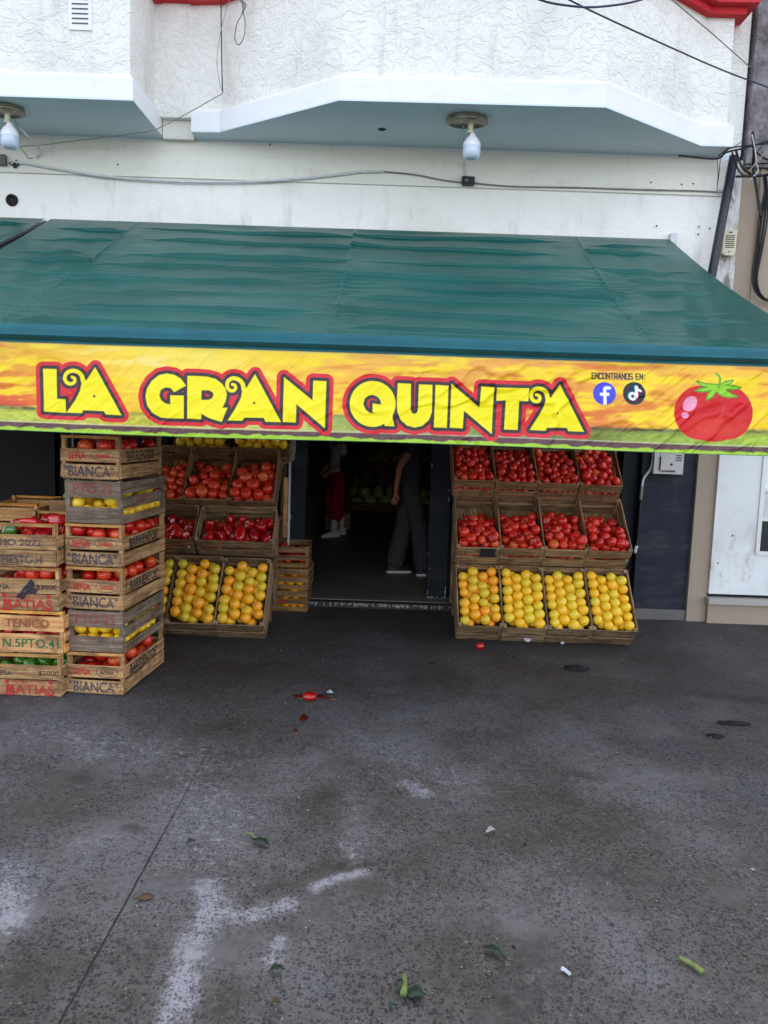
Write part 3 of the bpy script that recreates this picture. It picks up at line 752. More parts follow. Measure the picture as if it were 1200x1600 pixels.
    # ---- small line of writing, drawn with pen strokes
    GL = {'E': [[(1, 0), (0, 0), (0, 1), (1, 1)], [(0, .5), (.8, .5)]], 'N': [[(0, 1), (0, 0), (1, 1), (1, 0)]], 'C': [[(1, .2), (1, 0), (0, 0), (0, 1), (1, 1), (1, .8)]],
          'O': [[(0, 0), (1, 0), (1, 1), (0, 1), (0, 0)]], 'T': [[(0, 0), (1, 0)], [(.5, 0), (.5, 1)]], 'R': [[(0, 1), (0, 0), (1, 0), (1, .5), (0, .5)], [(.4, .5), (1, 1)]],
          'A': [[(0, 1), (.5, 0), (1, 1)], [(.2, .66), (.8, .66)]], 'S': [[(1, .12), (.9, 0), (0, 0), (0, .45), (1, .55), (1, 1), (0, 1), (0, .85)]], ':': [[(.3, .3), (.3, .34)], [(.3, .82), (.3, .86)]]}
    x = 923.5; cell = 4.1; adv = 5.95
    sl = (slice(None), slice(*np.searchsorted(PX[0], (915, 1024)))); px, py = PX[sl], PY[sl]; d = np.full(px.shape, 1e9)
    for ch in 'ENCONTRANOS EN:':
        if ch == ' ': x += 3.4; continue
        for stroke in GL[ch]:
            for a, b in zip(stroke[:-1], stroke[1:]):
                dd, _ = seg_d(px, py, (x+a[0]*cell, 583.2+(x-923)*.018+a[1]*8.6), (x+b[0]*cell, 583.2+(x-923)*.018+b[1]*8.6)); d = np.minimum(d, dd)
        x += adv
    mk = np.zeros(PX.shape); mk[sl] = sstep(1.35, .55, d); over(mk, C(60, 48, 52))
    # ---- two round badges
    over(sstep(18.2, 17.2, np.hypot(PX-943, PY-615)), C(62, 70, 206))
    f = sd_stroke([(951, 606.5), (945, 606.5), (943.5, 611), (943.5, 631)], 2.4, 2.4, PX, PY); f = np.minimum(f, sd_poly([(936, 614), (950.5, 614), (950, 618.5), (936, 618.5)], PX, PY))
    over(sstep(.5, -.4, f)*sstep(18, 17, np.hypot(PX-943, PY-615)), C(240, 242, 250))
    over(sstep(18.2, 17.2, np.hypot(PX-989, PY-615)), C(34, 34, 48))
    for ox, oy, cc in ((-1.2, -.8, C(80, 220, 224)), (1.2, .9, C(236, 60, 90)), (0, 0, C(240, 240, 246))):
        nn = np.abs(np.hypot(PX-986.5-ox, PY-619.5-oy)-4.6)-1.6
        nn = np.minimum(nn, sd_stroke([(992.6+ox, 620+oy), (992.4+ox, 611+oy), (992.2+ox, 605+oy)], 1.7, 1.7, PX, PY))
        nn = np.minimum(nn, sd_stroke([(992.6+ox, 605+oy), (994.5+ox, 609+oy), (999+ox, 611+oy)], 1.7, 1.5, PX, PY))
        over(sstep(.5, -.4, nn), cc)
    # ---- a plain ripe tomato with its leaves
    e = lambda cx, cy, rx, ry, rot=0: (np.hypot(((PX-cx)*math.cos(rot)+(PY-cy)*math.sin(rot))/rx, (-(PX-cx)*math.sin(rot)+(PY-cy)*math.cos(rot))/ry)-1)*min(rx, ry)
    body = np.minimum(np.minimum(e(1092, 645, 41, 42), e(1133, 645, 41, 42)), e(1112, 650, 56, 40))
    over(sstep(.6, -.4, body), C(206, 22, 28))
    over(sstep(6, -10, e(1118, 668, 46, 18))*sstep(.6, -.4, body)*.35, C(228, 70, 40))
    over(sstep(.6, -.4, e(1076, 631, 13, 9.5, -.9)), C(236, 150, 176)); over(sstep(.6, -.4, e(1067.5, 649, 5.6, 4.6)), C(236, 150, 176))
    star = P5(900, 560, [(872, 165), (800, 160), (745, 143), (775, 172), (815, 182), (765, 190), (733, 205), (790, 210), (838, 200), (815, 225), (808, 262), (845, 240), (868, 208), (900, 235), (950, 245), (1003, 240), (965, 225), (925, 195), (975, 195), (1025, 185), (975, 172), (925, 170), (955, 158), (972, 138), (925, 145), (890, 168)], 4.0)
    sdv = sd_poly(star, PX, PY); over(sstep(1.6, .8, sdv), C(60, 150, 50)); over(sstep(-.2, -1.0, sdv), C(150, 206, 40))
    stv = sd_stroke(P5(900, 560, [(880, 180), (890, 140), (884, 112), (868, 98)], 4.0), 2.0, 1.8, PX, PY); over(sstep(.5, -.4, stv), C(96, 176, 56))
    # creased print: faint pale scuffs
    return np.clip(col, 0, 1)

def banner_mat():
    m = NT('printed_vinyl'); o = m.coord()
    c = m.n('Attribute', _attribute_name='print').outputs['Color']
    g = m.noise(m.mapping(o, (1, 1, 1)), 6, 6, .72, 1.2)
    sc = m.noise(m.mapping(o, (1, 1, 1), rot=(0, .7, 0)), 11, 5, .75, 2.0)
    c = m.mix(m.math('MULTIPLY', m.step(sc, .58, .76), .16), c, lin(226, 214, 190))
    return m.fin(c, m.math('ADD', .28, m.math('MULTIPLY', g, .2)), m.bump(g, .3, .010), .35)

def build_awning():
    A = empty('shop_awning', (0, VY, 2.1), 'green vinyl awning with a printed yellow banner over the fruit stands', 'awning')
    inv = Matrix.Translation((0, -VY, -2.1))
    def fix(o): o.matrix_parent_inverse = inv; return o
    fix(awning_sheet(AX0, AX1, [(-2.19, -2.10), (-.32, -.32), (1.56, 1.40)], 'canopy_sheet', A, 4))
    # rolled teal hem over the front bar: front bulge with folds
    nu, nv = 500, 26
    U, V = np.meshgrid(np.linspace(0, 1, nu), np.linspace(0, 1, nv))
    X = AX0+(AX1-AX0)*U
    Z = 2.128-.095*V; Y = VY-.022-.022*np.sin(math.pi*V)-.008*(V > .5)*np.sin((V-.5)*4*math.pi)-.004*(fbm(X*9, V*3, 60, 3)-.5)
    Z = Z+.006*(fbm(X*1.2, V*0, 61, 3)-.5)
    fix(link('front_hem', grid_mesh('front_hem', X, Y, Z, M['hem']), A))
    # the banner
    nu, nv = 2300, 250
    U, V = np.meshgrid(np.linspace(0, 1, nu), np.linspace(0, 1, nv))
    x0, x1 = AX0+.02, AX1-.005
    X = x0+(x1-x0)*U
    zt, zb = 2.034, 1.558
    Z = zt+(zb-zt)*V+.004*np.sin(X*2.2+1)*V
    Y = np.full_like(X, VY-.012)
    PX, PY = proj(X, np.full_like(X, VY), Z)
    col = banner_print(PX, PY, V)
    rgba = np.concatenate([col, np.ones(col.shape[:2]+(1,))], -1)
    # creases: soft waves, diagonal pulls, a crumpled stretch in the middle and to the right
    cr = np.exp(-((X-.75)/.55)**2)+.25
    wv = .010*(fbm(X*2.2, V*1.5, 71, 3)-.5)*2
    wv = wv+.010*(fbm(X*3+V*3.2, V*3.5-X*2, 72, 4)-.5)*cr
    rid = 1-np.abs(2*fbm(X*4+V*1.2, V*2.6+X*.5, 75, 3)-1); wv = wv+.009*sstep(.8, 1, rid)*cr*sstep(0, .15, V)
    dg = 1-np.abs(2*fbm((X*.9+V*.48*.9)*9, (V*.48-X*.35)*2.4, 79, 3)-1); wv = wv+.006*sstep(.8, 1, dg)*(.25+sstep(1.0, 1.8, X))
    wv = wv+.004*np.sin(X*52+3*fbm(X*3, V*0, 77, 2))*sstep(.14, 0, V)*cr
    Y = Y-wv*sstep(-.02, .08, V)-.012*V
    b = fix(link('banner', grid_mesh('banner', X, Y, Z, banner_mat(), rgba), A))
    # steel frame under the fabric
    f = MB().tube([(AX0, VY+.01, 2.07), (AX1, VY+.01, 2.07)], .02, 10)
    fix(f.build('front_bar', M['steel'], A))
    for x in (AX0+.03, AX1-.03, -.3):
        fix(MB().tube([(x, VY+.02, 2.06), (x, 6.78, 3.16)], .018, 8).build('rafter', M['steel'], A))
    fix(MB().box(AX1-.004, AX1+.05, 6.76, 6.826, 3.27, 3.36).build('wall_bracket', M['pvc'], A))
    B = empty('adjoining_awning', (-3.5, VY, 2.1), 'second green awning beyond a narrow gap from the large one', 'awning')
    o = awning_sheet(-5.2, -2.985, [(-4.4, -4.5)], 'canopy_sheet', B, 19); o.matrix_parent_inverse = Matrix.Translation((3.5, -VY, -2.1))
    o = MB().tube([(-2.975, VY+.02, 2.10), (-2.975, 6.79, 3.28)], .016, 8).build('edge_rail', M['cable'], B); o.matrix_parent_inverse = Matrix.Translation((3.5, -VY, -2.1))
    o = MB().box(-5.2, -2.985, VY-.03, VY-.0, 1.56, 2.12).build('valance', M['hem'], B); o.matrix_parent_inverse = Matrix.Translation((3.5, -VY, -2.1))
build_awning()

# ---------------------------------------------------------------- stencilled writing
_txt = {}
def text_mesh(s, width, height, bold=0.0, mat=None, shear=0.0):
    """writing as a thin flat mesh, centred, lying in XZ and read from -Y"""
    k = (s, round(width, 3), round(height, 3), bold, mat.name, shear)
    if k in _txt: return _txt[k]
    cu = bpy.data.curves.new('lettering', 'FONT'); cu.body = s; cu.size = 1; cu.offset = bold; cu.resolution_u = 3; cu.shear = shear
    cu.extrude = 0
    ob = bpy.data.objects.new('lettering_source', cu); COL.objects.link(ob)
    dg = bpy.context.evaluated_depsgraph_get(); dg.update()
    src = bpy.data.meshes.new_from_object(ob.evaluated_get(dg))
    co = np.zeros(len(src.vertices)*3); src.vertices.foreach_get('co', co); co = co.reshape(-1, 3)
    lo, hi = co.min(0), co.max(0); sz = np.maximum(hi-lo, 1e-6)
    new = np.stack([(co[:, 0]-(lo[0]+hi[0])/2)/sz[0]*width, np.zeros(len(co)), (co[:, 1]-(lo[1]+hi[1])/2)/sz[1]*height], -1)
    src.vertices.foreach_set('co', new.ravel()); src.update()
    src.materials.clear(); src.materials.append(mat); src.name = 'lettering'
    bpy.data.objects.remove(ob); bpy.data.curves.remove(cu)
    _txt[k] = src; return src
def ring_mesh(rx, rz, t, mat, wob=.0):
    vs = []; fs = []; n = 40
    for k in range(n):
        a = 2*math.pi*k/n; c, s_ = math.cos(a), math.sin(a); q = 1+wob*math.sin(3*a+1)
        vs += [(c*rx*q, 0, s_*rz*q), (c*(rx-t)*q, 0, s_*(rz-t)*q)]
    for k in range(n): a = 2*k; b = 2*((k+1) % n); fs.append((a, b, b+1, a+1))
    m = MB(); m.add(vs, fs); return m.mesh('stamp_ring', mat)
def put_text(par, me, x, y, z, rot=0.0, face='front', name='lettering'):
    o = link(name, me, par)
    if face == 'front': o.location = (x, y, z); o.rotation_euler = (0, rot, 0)
    else: o.location = (x, y, z); o.rotation_euler = (0, rot, rad(90))
    return o

# ---------------------------------------------------------------- wooden crates
_cm = {}
def crate_meshes(kind, W, L, H, variant):
    """origin: front bottom centre; x across, y back, z up"""
    k = (kind, W, L, H, variant)
    if k in _cm: return _cm[k]
    t = .007; pw = .022
    spec = {
        'market':  dict(wood='pine', end=[(.30, .60), (.66, .97)], side=[(.30, .60), (.66, .96)], rail=True, post=1.0),
        'lemon':   dict(wood='grey', end=[(.02, .40), (.62, .98)], side=[(.03, .30), (.38, .64), (.80, .99)], rail=False, post=1.0),
        'wide':    dict(wood='pine', end=[(.26, .60), (.62, .97)], side=[(.28, .54), (.62, .94)], rail=True, post=1.0),
        'green':   dict(wood='fresh', end=[(.12, .47), (.56, .97)], side=[(.10, .40), (.50, .72), (.78, .98)], rail=True, post=1.0),
        'display': dict(wood='old', end=[(.0, .42), (.55, .98)], side=[(.0, .46), (.54, .99)], rail=False, post=1.0),
        'brown':   dict(wood='brown', end=[(.0, .40), (.55, .98)], side=[(.0, .42), (.52, .99)], rail=False, post=1.0),
        'small':   dict(wood='brown', end=[(.04, .30), (.42, .66), (.78, .99)], side=[(.04, .30), (.42, .66), (.78, .99)], rail=False, post=1.0),
    }[kind]
    wd = spec['wood']; J = .0022
    Z = lambda f: H*(1-f)                      # fractions run from the top edge down
    def slats(lst, axis):
        m = MB()
        return m
    def end(y, out):
        m = MB(); ya, yb = (y-t, y) if out < 0 else (y, y+t)
        for a, b in spec['end']: m.box(-W/2+R_.uniform(-.003, .003), W/2+R_.uniform(-.003, .003), ya, yb, Z(b), Z(a), j=J)
        if spec['rail']: m.box(-W/2, W/2, ya, yb+0 if out < 0 else yb, Z(.07), Z(.0), j=J*.6)
        for a, b in spec['end']:
            for sx in (-1, 1):
                for zz in (.3, .7):
                    nx = sx*(W/2-.012+R_.uniform(-.004, .004)); nz = Z(b)+(Z(a)-Z(b))*zz+R_.uniform(-.006, .006); ny = (ya-.0028, ya+.001) if out < 0 else (yb-.001, yb+.0028)
                    m.box(nx-.0018, nx+.0018, ny[0], ny[1], nz-.0016, nz+.0016, 1)
        return m.mesh('end_panel', [wood(wd, 'x'), M['dark_slot']])
    def side(sgn):
        m = MB(); x = sgn*W/2; xa, xb = (x, x+t*sgn) if sgn > 0 else (x-t, x)
        for a, b in spec['side']: m.box(xa, xb, .001+R_.uniform(0, .006), L-.001-R_.uniform(0, .006), Z(b), Z(a), j=J)
        return m.mesh('side_panel', wood(wd, 'y'))
    def base():
        m = MB(); n = 4
        for i in range(n):
            w_ = W/n; m.box(-W/2+i*w_+.004, -W/2+(i+1)*w_-.004, .002, L-.002, .010, .017, j=J*.5)
        for yy in (.0, L/2-.02, L-.045): m.box(-W/2+.003, W/2-.003, yy, yy+.045, .001, .0095, j=J*.4)
        return m.mesh('crate_base', wood(wd, 'y'))
    post = MB().box(-pw, 0, 0, pw*1.3, .018, H-.001, j=.001).mesh('corner_post', wood(wd, 'z'))
    r = dict(end0=end(0, 1) if False else end(.0, -1), end1=end(L, 1), s0=side(-1), s1=side(1), base=base(), post=post, t=t, pw=pw)
    _cm[k] = r; return r
def crate(kind, W, L, H, label, group, variant=0, cat='crate'):
    ms = crate_meshes(kind, W, L, H, variant)
    c = empty('wooden_crate', (0, 0, 0), label, cat, group)
    e0 = link('end_panel', ms['end0'], c); link('end_panel', ms['end1'], c)
    s0 = link('side_panel', ms['s0'], c); s1 = link('side_panel', ms['s1'], c); link('crate_base', ms['base'], c)
    for sx, yy in ((1, 0), (-1, 0), (1, L), (-1, L)):
        p = link('corner_post', ms['post'], c)
        p.location = (W/2-.0005 if sx > 0 else -W/2+.0005, yy+.0005 if yy == 0 else yy-.0005, 0)
        p.scale = (1 if sx > 0 else -1, 1 if yy == 0 else -1, 1)
    return c, e0, s1
def place(o, loc, rz=0.0, tilt=0.0):
    o.matrix_world = Matrix.Translation(loc) @ Matrix.Rotation(rz, 4, 'Z') @ Matrix.Rotation(tilt, 4, 'X'); return o.matrix_world.copy()

# ---------------------------------------------------------------- fruit
def fruit_me(kind, seed, seg=20, rings=13):
    rs = np.random.RandomState(seed); vs = []; fs = []
    lob = rs.randint(4, 6); ph = rs.uniform(0, 6.28); la = {'tomato': .035, 'melon': .02}.get(kind, .0); sq = {'tomato': .92, 'orange': .96, 'lemon': 1.28, 'melon': .93, 'lime': 1.0}[kind]
    a1, a2 = rs.uniform(-.03, .03, 2)
    for i in range(rings+1):
        th = math.pi*i/rings
        for k in range(seg):
            p = 2*math.pi*k/seg; r = 1.0
            r *= 1+la*math.cos(lob*p+ph)*max(math.sin(th), 0)**.5*(1.4 if th < 1.2 else .8)
            r *= 1+a1*math.cos(p)+a2*math.sin(2*p)
            x = r*math.sin(th)*math.cos(p); y = r*math.sin(th)*math.sin(p); z = math.cos(th)*sq
            if kind == 'tomato': z -= .20*math.exp(-(th/.35)**2)
            if kind == 'orange': z -= .05*math.exp(-(th/.2)**2)
            if kind == 'lemon':
                tip = math.exp(-(th/.3)**2)+math.exp(-((math.pi-th)/.3)**2); x *= 1-.25*tip; y *= 1-.25*tip; z += .14*(math.exp(-(th/.25)**2)-math.exp(-((math.pi-th)/.25)**2))
            vs.append((x, y, z))
    for i in range(rings):
        for k in range(seg): fs.append((i*seg+k, (i+1)*seg+k, (i+1)*seg+(k+1) % seg, i*seg+(k+1) % seg))
    return vs, fs
def calyx_geo(kind, r=1.0):
    m = MB()
    if kind == 'tomato':
        for k in range(5):
            a = 2*math.pi*k/5; c, s_ = math.cos(a), math.sin(a)
            m.add([(-s_*.07, c*.07, .70), (c*.24-s_*.06, s_*.24+c*.06, .80), (c*.42, s_*.42, .80), (c*.24+s_*.06, s_*.24-c*.06, .81), (s_*.07, -c*.07, .70)], [(0, 4, 3, 2, 1)])
        m.tube([(0, 0, .66), (.02, 0, .84)], .035, 6)
    else:
        m.lathe([(.05, .93), (.045, .955), (0, .95)], 8)
    return m
FM = {}
def fruit_mesh(kind, mat, i, stem):
    k = (kind, mat, i, stem)
    if k not in FM:
        vs, fs = fruit_me(kind, 100+i*7)
        m = MB().add(vs, fs, 0, True)
        if stem:
            g = calyx_geo(kind); m.add(g.v, g.f, 1)
        FM[k] = m.mesh(kind, [M[mat], M['calyx']])
    return FM[k]
def pepper_mesh(i, mat):
    k = ('pepper', mat, i)
    if k in FM: return FM[k]
    rs = np.random.RandomState(300+i); vs = []; fs = []; seg, rings = 24, 14; ph = rs.uniform(0, 6); bend = rs.uniform(-.3, .3)
    for a in range(rings+1):
        t = a/rings; th = math.pi*t
        prof = (max(math.sin(th), 0)**.55)*(1-.32*t) if 0 < t < 1 else 0
        for b in range(seg):
            p = 2*math.pi*b/seg; r = prof*(1+.11*math.cos(3*p+ph)+.04*math.cos(5*p))
            z = 1.35*math.cos(th)-.22*math.exp(-(th/.4)**2)
            vs.append((r*math.cos(p)+bend*(z*.3)**2, r*math.sin(p), z))
    for a in range(rings):
        for b in range(seg): fs.append((a*seg+b, (a+1)*seg+b, (a+1)*seg+(b+1) % seg, a*seg+(b+1) % seg))
    m = MB().add(vs, fs, 0, True)
    m.tube([(0, 0, 1.1), (.03, 0, 1.32), (.12, .02, 1.62)], .1, 8, 1, rs=[.22, .10, .11])
    FM[k] = m.mesh('pepper', [M[mat], M['calyx']]); return FM[k]

def pack(W, L, n, rr, seed, g, iters=170, zf=.02, top=None):
    """drop n balls into a box and let them settle"""
    rs = np.random.RandomState(seed); r = rr*(1+rs.uniform(-.11, .11, n))
    p = np.stack([rs.uniform(-W/2+rr, W/2-rr, n), rs.uniform(rr, L-rr, n), np.sort(rs.uniform(.06, .42, n))], 1)
    g = np.array(g)/np.linalg.norm(g)
    for it in range(iters):
        p += g*.0045*(1 if it < iters*.8 else .3)
        for k in range(4):
            d = p[:, None]-p[None]; D = np.sqrt((d**2).sum(-1))+1e-9; np.fill_diagonal(D, 9)
            ov = np.maximum(r[:, None]+r[None]-D, 0)
            p += (d/D[..., None]*ov[..., None]*.42).sum(1)
            p[:, 0] = np.clip(p[:, 0], -W/2+r, W/2-r); p[:, 1] = np.clip(p[:, 1], r, L-r); p[:, 2] = np.maximum(p[:, 2], zf+r)
    return p, r
FRUITS = []      # (object, kind) for the count in view
def fill_rows(Mc, W, L, Hc, r, seed, mat, label, group, jit=.003):
    """oranges laid by hand in staggered rows, a filling layer beneath the top one"""
    rs = np.random.RandomState(seed); n = 4; d = (W-.014-2*r)/(n-1); py = 2*r*1.0; rows_ = int((L-.02-2*r)/py)+1; py = (L-.024-2*r)/(rows_-.5)
    for lay in (0, 1):
        for k in range(n-lay):
            for j in range(rows_+1):
                x = -W/2+.007+r+k*d+lay*d/2; y = .012+r+(j-.5*lay)*py+(py/2 if (k+lay+seed) % 2 else 0)
                if y > L-r-.004 or y < r: continue
                z = Hc-r*.6-lay*r*1.15+rs.uniform(-.008, .008)
                rr = r*(1+rs.uniform(-.10, .06))
                add_fruit('orange', mat, Mc @ Matrix.Translation((x+rs.uniform(-jit, jit), y+rs.uniform(-jit*1.6, jit*1.6), z)), rr, rs, label, group)
def rand_rot(rs, up=None, spread=180):
    if up is None:
        return Matrix.Rotation(rs.uniform(0, 6.28), 4, Vector(rs.normal(size=3)).normalized())
    q = Vector((0, 0, 1)).rotation_difference(Vector(up)).to_matrix().to_4x4()
    return Matrix.Rotation(rad(rs.uniform(-spread, spread)), 4, Vector(rs.normal(size=3)).normalized()) @ q
def add_fruit(kind, mat, M4, r, rs, label, group, name=None, cat=None, stem=None, up=None):
    i = rs.randint(0, 5)
    if kind == 'pepper': me = pepper_mesh(i % 3, mat)
    else: me = fruit_mesh(kind, mat, i, rs.rand() < .22 if stem is None else stem)
    o = link(name or kind, me)
    rot = rand_rot(rs, up)
    sc = r if kind != 'lemon' else r*.9
    o.matrix_world = M4 @ rot @ Matrix.Scale(sc, 4)
    tag(o, label, cat or kind, group); FRUITS.append((o, name or kind)); return o
def fill(Mc, W, L, n, r, seed, kind, mat, label, group, g=(0, -.2, -1), zf=.02, pale=.0, tri=170):
    rs = np.random.RandomState(seed+500)
    p, rr = pack(W-.02, L-.02, n, r, seed, g, tri, zf)
    for q, a in zip(p, rr):
        m_ = mat
        if kind == 'tomato' and rs.rand() < pale: m_ = 'tomato_pale'
        sc = a*1.03
        add_fruit(kind, m_, Mc @ Matrix.Translation((q[0], q[1]+.01, q[2])), sc, rs, label, group)

# ---------------------------------------------------------------- stacked crates on the pavement
def stamp(par, x, y, z, w_, h_, ring, txt, tmat, small=None):
    put_text(par, ring_mesh(w_/2, h_/2, .0035, ring, .03), x, y, z, 0, name='stamp')
    if small: put_text(par, text_mesh(small, w_*.62, h_*.16, .0, ring), x, y-.0001, z+h_*.27, 0)
    put_text(par, text_mesh(txt, w_*.62, h_*.34, .02, tmat), x, y-.0002, z-h_*.05, 0)
H = .257; CW = .345; CL = .655
FY = -.0102
grp = 'crates in the tall stack on the pavement'
rs0 = np.random.RandomState(5)
stack = [
    ('market', 'pale tomato crate with red and black stencils, lowest of the tall stack on the pavement', 0),
    ('lemon', 'weathered grey crate of lemons second from the bottom of the tall stack', 1),
    ('market', 'pale tomato crate resting on the lower grey lemon crate of the tall stack', 2),
    ('market', 'pale tomato crate with two ringed stamps, just under the upper grey lemon crate', 3),
    ('lemon', 'weathered grey crate of lemons right under the topmost pale crate', 4),
    ('market', 'topmost pale crate of the tall stack touching the banner edge', 5)]
SX, SY, SROT = -1.688, 4.44, rad(-5)
STACK_M = []
for i, (k, lab, var) in enumerate(stack):
    c, e0, s1 = crate(k, CW if k == 'market' else CW-.012, CL, H-.004, lab, grp, var)
    dx = [.0, .006, .0, -.004, -.002, -.016][i]
    Mc = place(c, (SX+dx, SY+rs0.uniform(-.008, .008), .001+i*H), SROT+rad(rs0.uniform(-1.2, 1.2)))
    STACK_M.append((Mc, k, i))
    if k == 'market':
        ink = M['ink_blue']
        put_text(e0, text_mesh('"BIANCA"', .30, .066, .02, ink), -.006, FY, H*.185)
        put_text(e0, text_mesh('SE\u00d1A', .105, .048, .02, M['ink_red']), -.075, FY, H*.545)
        st = {0: ('ink_black', 'ink_black', 'LABERINTO', '6000'), 2: ('ink_blue', 'ink_red', 'BARRIENTOS', '5000'), 3: ('ink_blue', 'ink_red', 'BARRIENTOS', '5000'), 5: ('ink_blue', 'ink_red', 'BARRIENTOS', '5000')}[i]
        stamp(e0, .075, FY, H*.545, .135, .066, M[st[0]], st[3], M[st[1]], st[2])
        if i == 3: put_text(e0, ring_mesh(.068, .033, .004, M['ink_blue'], .05), -.088, FY-.0003, H*.545, 0, name='stamp')
        o = put_text(s1, text_mesh('BARRIENTOS"', .44, .062, .02, M['ink_black']), CW/2+.0102, .30, H*.535, 0, 'side')
    else:
        put_text(e0, text_mesh('PTO 25', .24, .06, .02, M['ink_redfaint']), 0, FY, H*.79)
        put_text(s1, text_mesh('BOLAZO', .26, .038, .004, M['ink_redfaint']), (CW-.012)/2+.0102, .34, H*.49, 0, 'side')

grp = 'crates in the low wide stack beside the tall one'
low = [('wide', 'wide crate with red fruit emblem and black price, lowest of the low stack', 0),
       ('green', 'fresh wood crate with brown and green stencils in the low stack', 1),
       ('wide', 'wide crate with a dark torn sticker and red stencil under the pepper crate', 2),
       ('display', 'open crate of red and green peppers with blue stencils, top of the low stack', 3)]
LX, LY, LW, LL = -2.065, 4.375, .405, .60
LOW_M = []
for i, (k, lab, var) in enumerate(low):
    c, e0, s1 = crate('wide' if k == 'display' else k, LW, LL, H-.004, lab, grp, 10+var)
    Mc = place(c, (LX+[.0, .012, -.004, -.022][i], LY+rs0.uniform(-.01, .01), .001+i*H), rad(rs0.uniform(-1.5, .5)))
    LOW_M.append((Mc, i))
    X0 = .012
    if i in (0, 2):
        put_text(e0, text_mesh('ATIAS', .232, .056, .012, M['ink_red']), X0+.034, FY, H*.155)
        mm_ = MB().add([(-.026, 0, -.028), (-.02, 0, .028), (-.006, 0, .028), (0, 0, -.004), (.006, 0, .028), (.02, 0, .028), (.026, 0, -.028), (.013, 0, -.028), (.011, 0, .006), (.003, 0, -.026), (-.003, 0, -.026), (-.011, 0, .006), (-.013, 0, -.028)], [(0, 12, 11, 1), (1, 11, 2), (2, 11, 10, 3), (3, 10, 9), (3, 9, 8, 4), (4, 8, 5), (5, 8, 7, 6)]).mesh('lettering', M['ink_red'])
        put_text(e0, mm_, X0-.112, FY, H*.155)
        put_text(e0, text_mesh('PRODUCTOS', .20, .018, .0, M['ink_red']), X0, FY, H*.325)
        put_text(e0, MB().add([(-.15, 0, 0), (-.09, 0, 0), (-.10, 0, -.012), (-.15, 0, -.006)], [(0, 1, 2, 3)]).mesh('emblem', M['ink_red']), X0, FY, H*.05, name='emblem')
        put_text(e0, MB().add([(.15, 0, 0), (.09, 0, 0), (.10, 0, -.012), (.15, 0, -.006)], [(0, 3, 2, 1)]).mesh('emblem', M['ink_red']), X0, FY, H*.05, name='emblem')
        for sx in (-1, 1):
            put_text(e0, MB().lathe([(.013, 0), (.0, .0005)], 14, T=Matrix.Rotation(rad(90), 4, 'X')).mesh('emblem', M['ink_red']), X0+sx*.13, FY, H*.335, name='emblem')
        put_text(e0, text_mesh('SE\u00d1A', .09, .034, .008, M['ink_black']), X0-.145, FY, H*.545)
        put_text(e0, text_mesh('$5000' if i == 0 else '$3000', .12, .034, .008, M['ink_black']), X0+.118, FY, H*.545)
        if i == 2:
            lm = MB().add([(-.06, 0, -.05), (-.02, 0, -.065), (.055, 0, .03), (.03, 0, .06)], [(0, 1, 2, 3)]).add([(.0, -.0004, -.02), (.05, -.0004, -.03), (.075, -.0004, .0), (.03, -.0004, .012)], [(0, 1, 2, 3)]).mesh('sticker', M['ink_black'])
            put_text(e0, lm, X0-.0, FY-.0006, H*.5, name='sticker')
    if i == 1:
        put_text(e0, text_mesh('TENICO', .26, .05, .014, M['ink_brown']), X0-.02, FY, H*.70)
        put_text(e0, text_mesh('N.5PTO.41', .33, .052, .01, M['ink_green']), X0, FY, H*.235)
    if i == 3:
        put_text(e0, text_mesh('ECHESTO.H', .30, .05, .01, M['ink_blue']), X0-.04, FY, H*.17)
        put_text(e0, text_mesh('BHO 2022', .28, .04, .012, M['ink_blue']), X0-.03, FY, H*.555)
# a further stack behind the low one, only its upper crate shows
c, e0, s1 = crate('brown', .40, .5, .25, 'dark brown crate of mixed peppers behind the open pepper crate', 'crates behind the low stack', 20)
BK = place(c, (-2.02, 5.06, .84), rad(-2))
for i in range(3):
    c, e0, s1 = crate('brown', .40, .5, .27, 'brown crate hidden low behind the wide stack', 'crates behind the low stack', 20); place(c, (-2.03, 5.07, .001+i*.278), rad(-2+i))
c, e0, s1 = crate('green', .40, .5, .25, 'fresh wood crate whose rim shows over the low stack by the shutter', 'crates behind the low stack', 21)
place(c, (-2.50, 5.06, .81), 0)
for i in range(3):
    c, e0, s1 = crate('brown', .40, .5, .265, 'brown crate beneath the fresh wood one by the shutter', 'crates behind the low stack', 20); place(c, (-2.50, 5.07, .001+i*.268), 0)

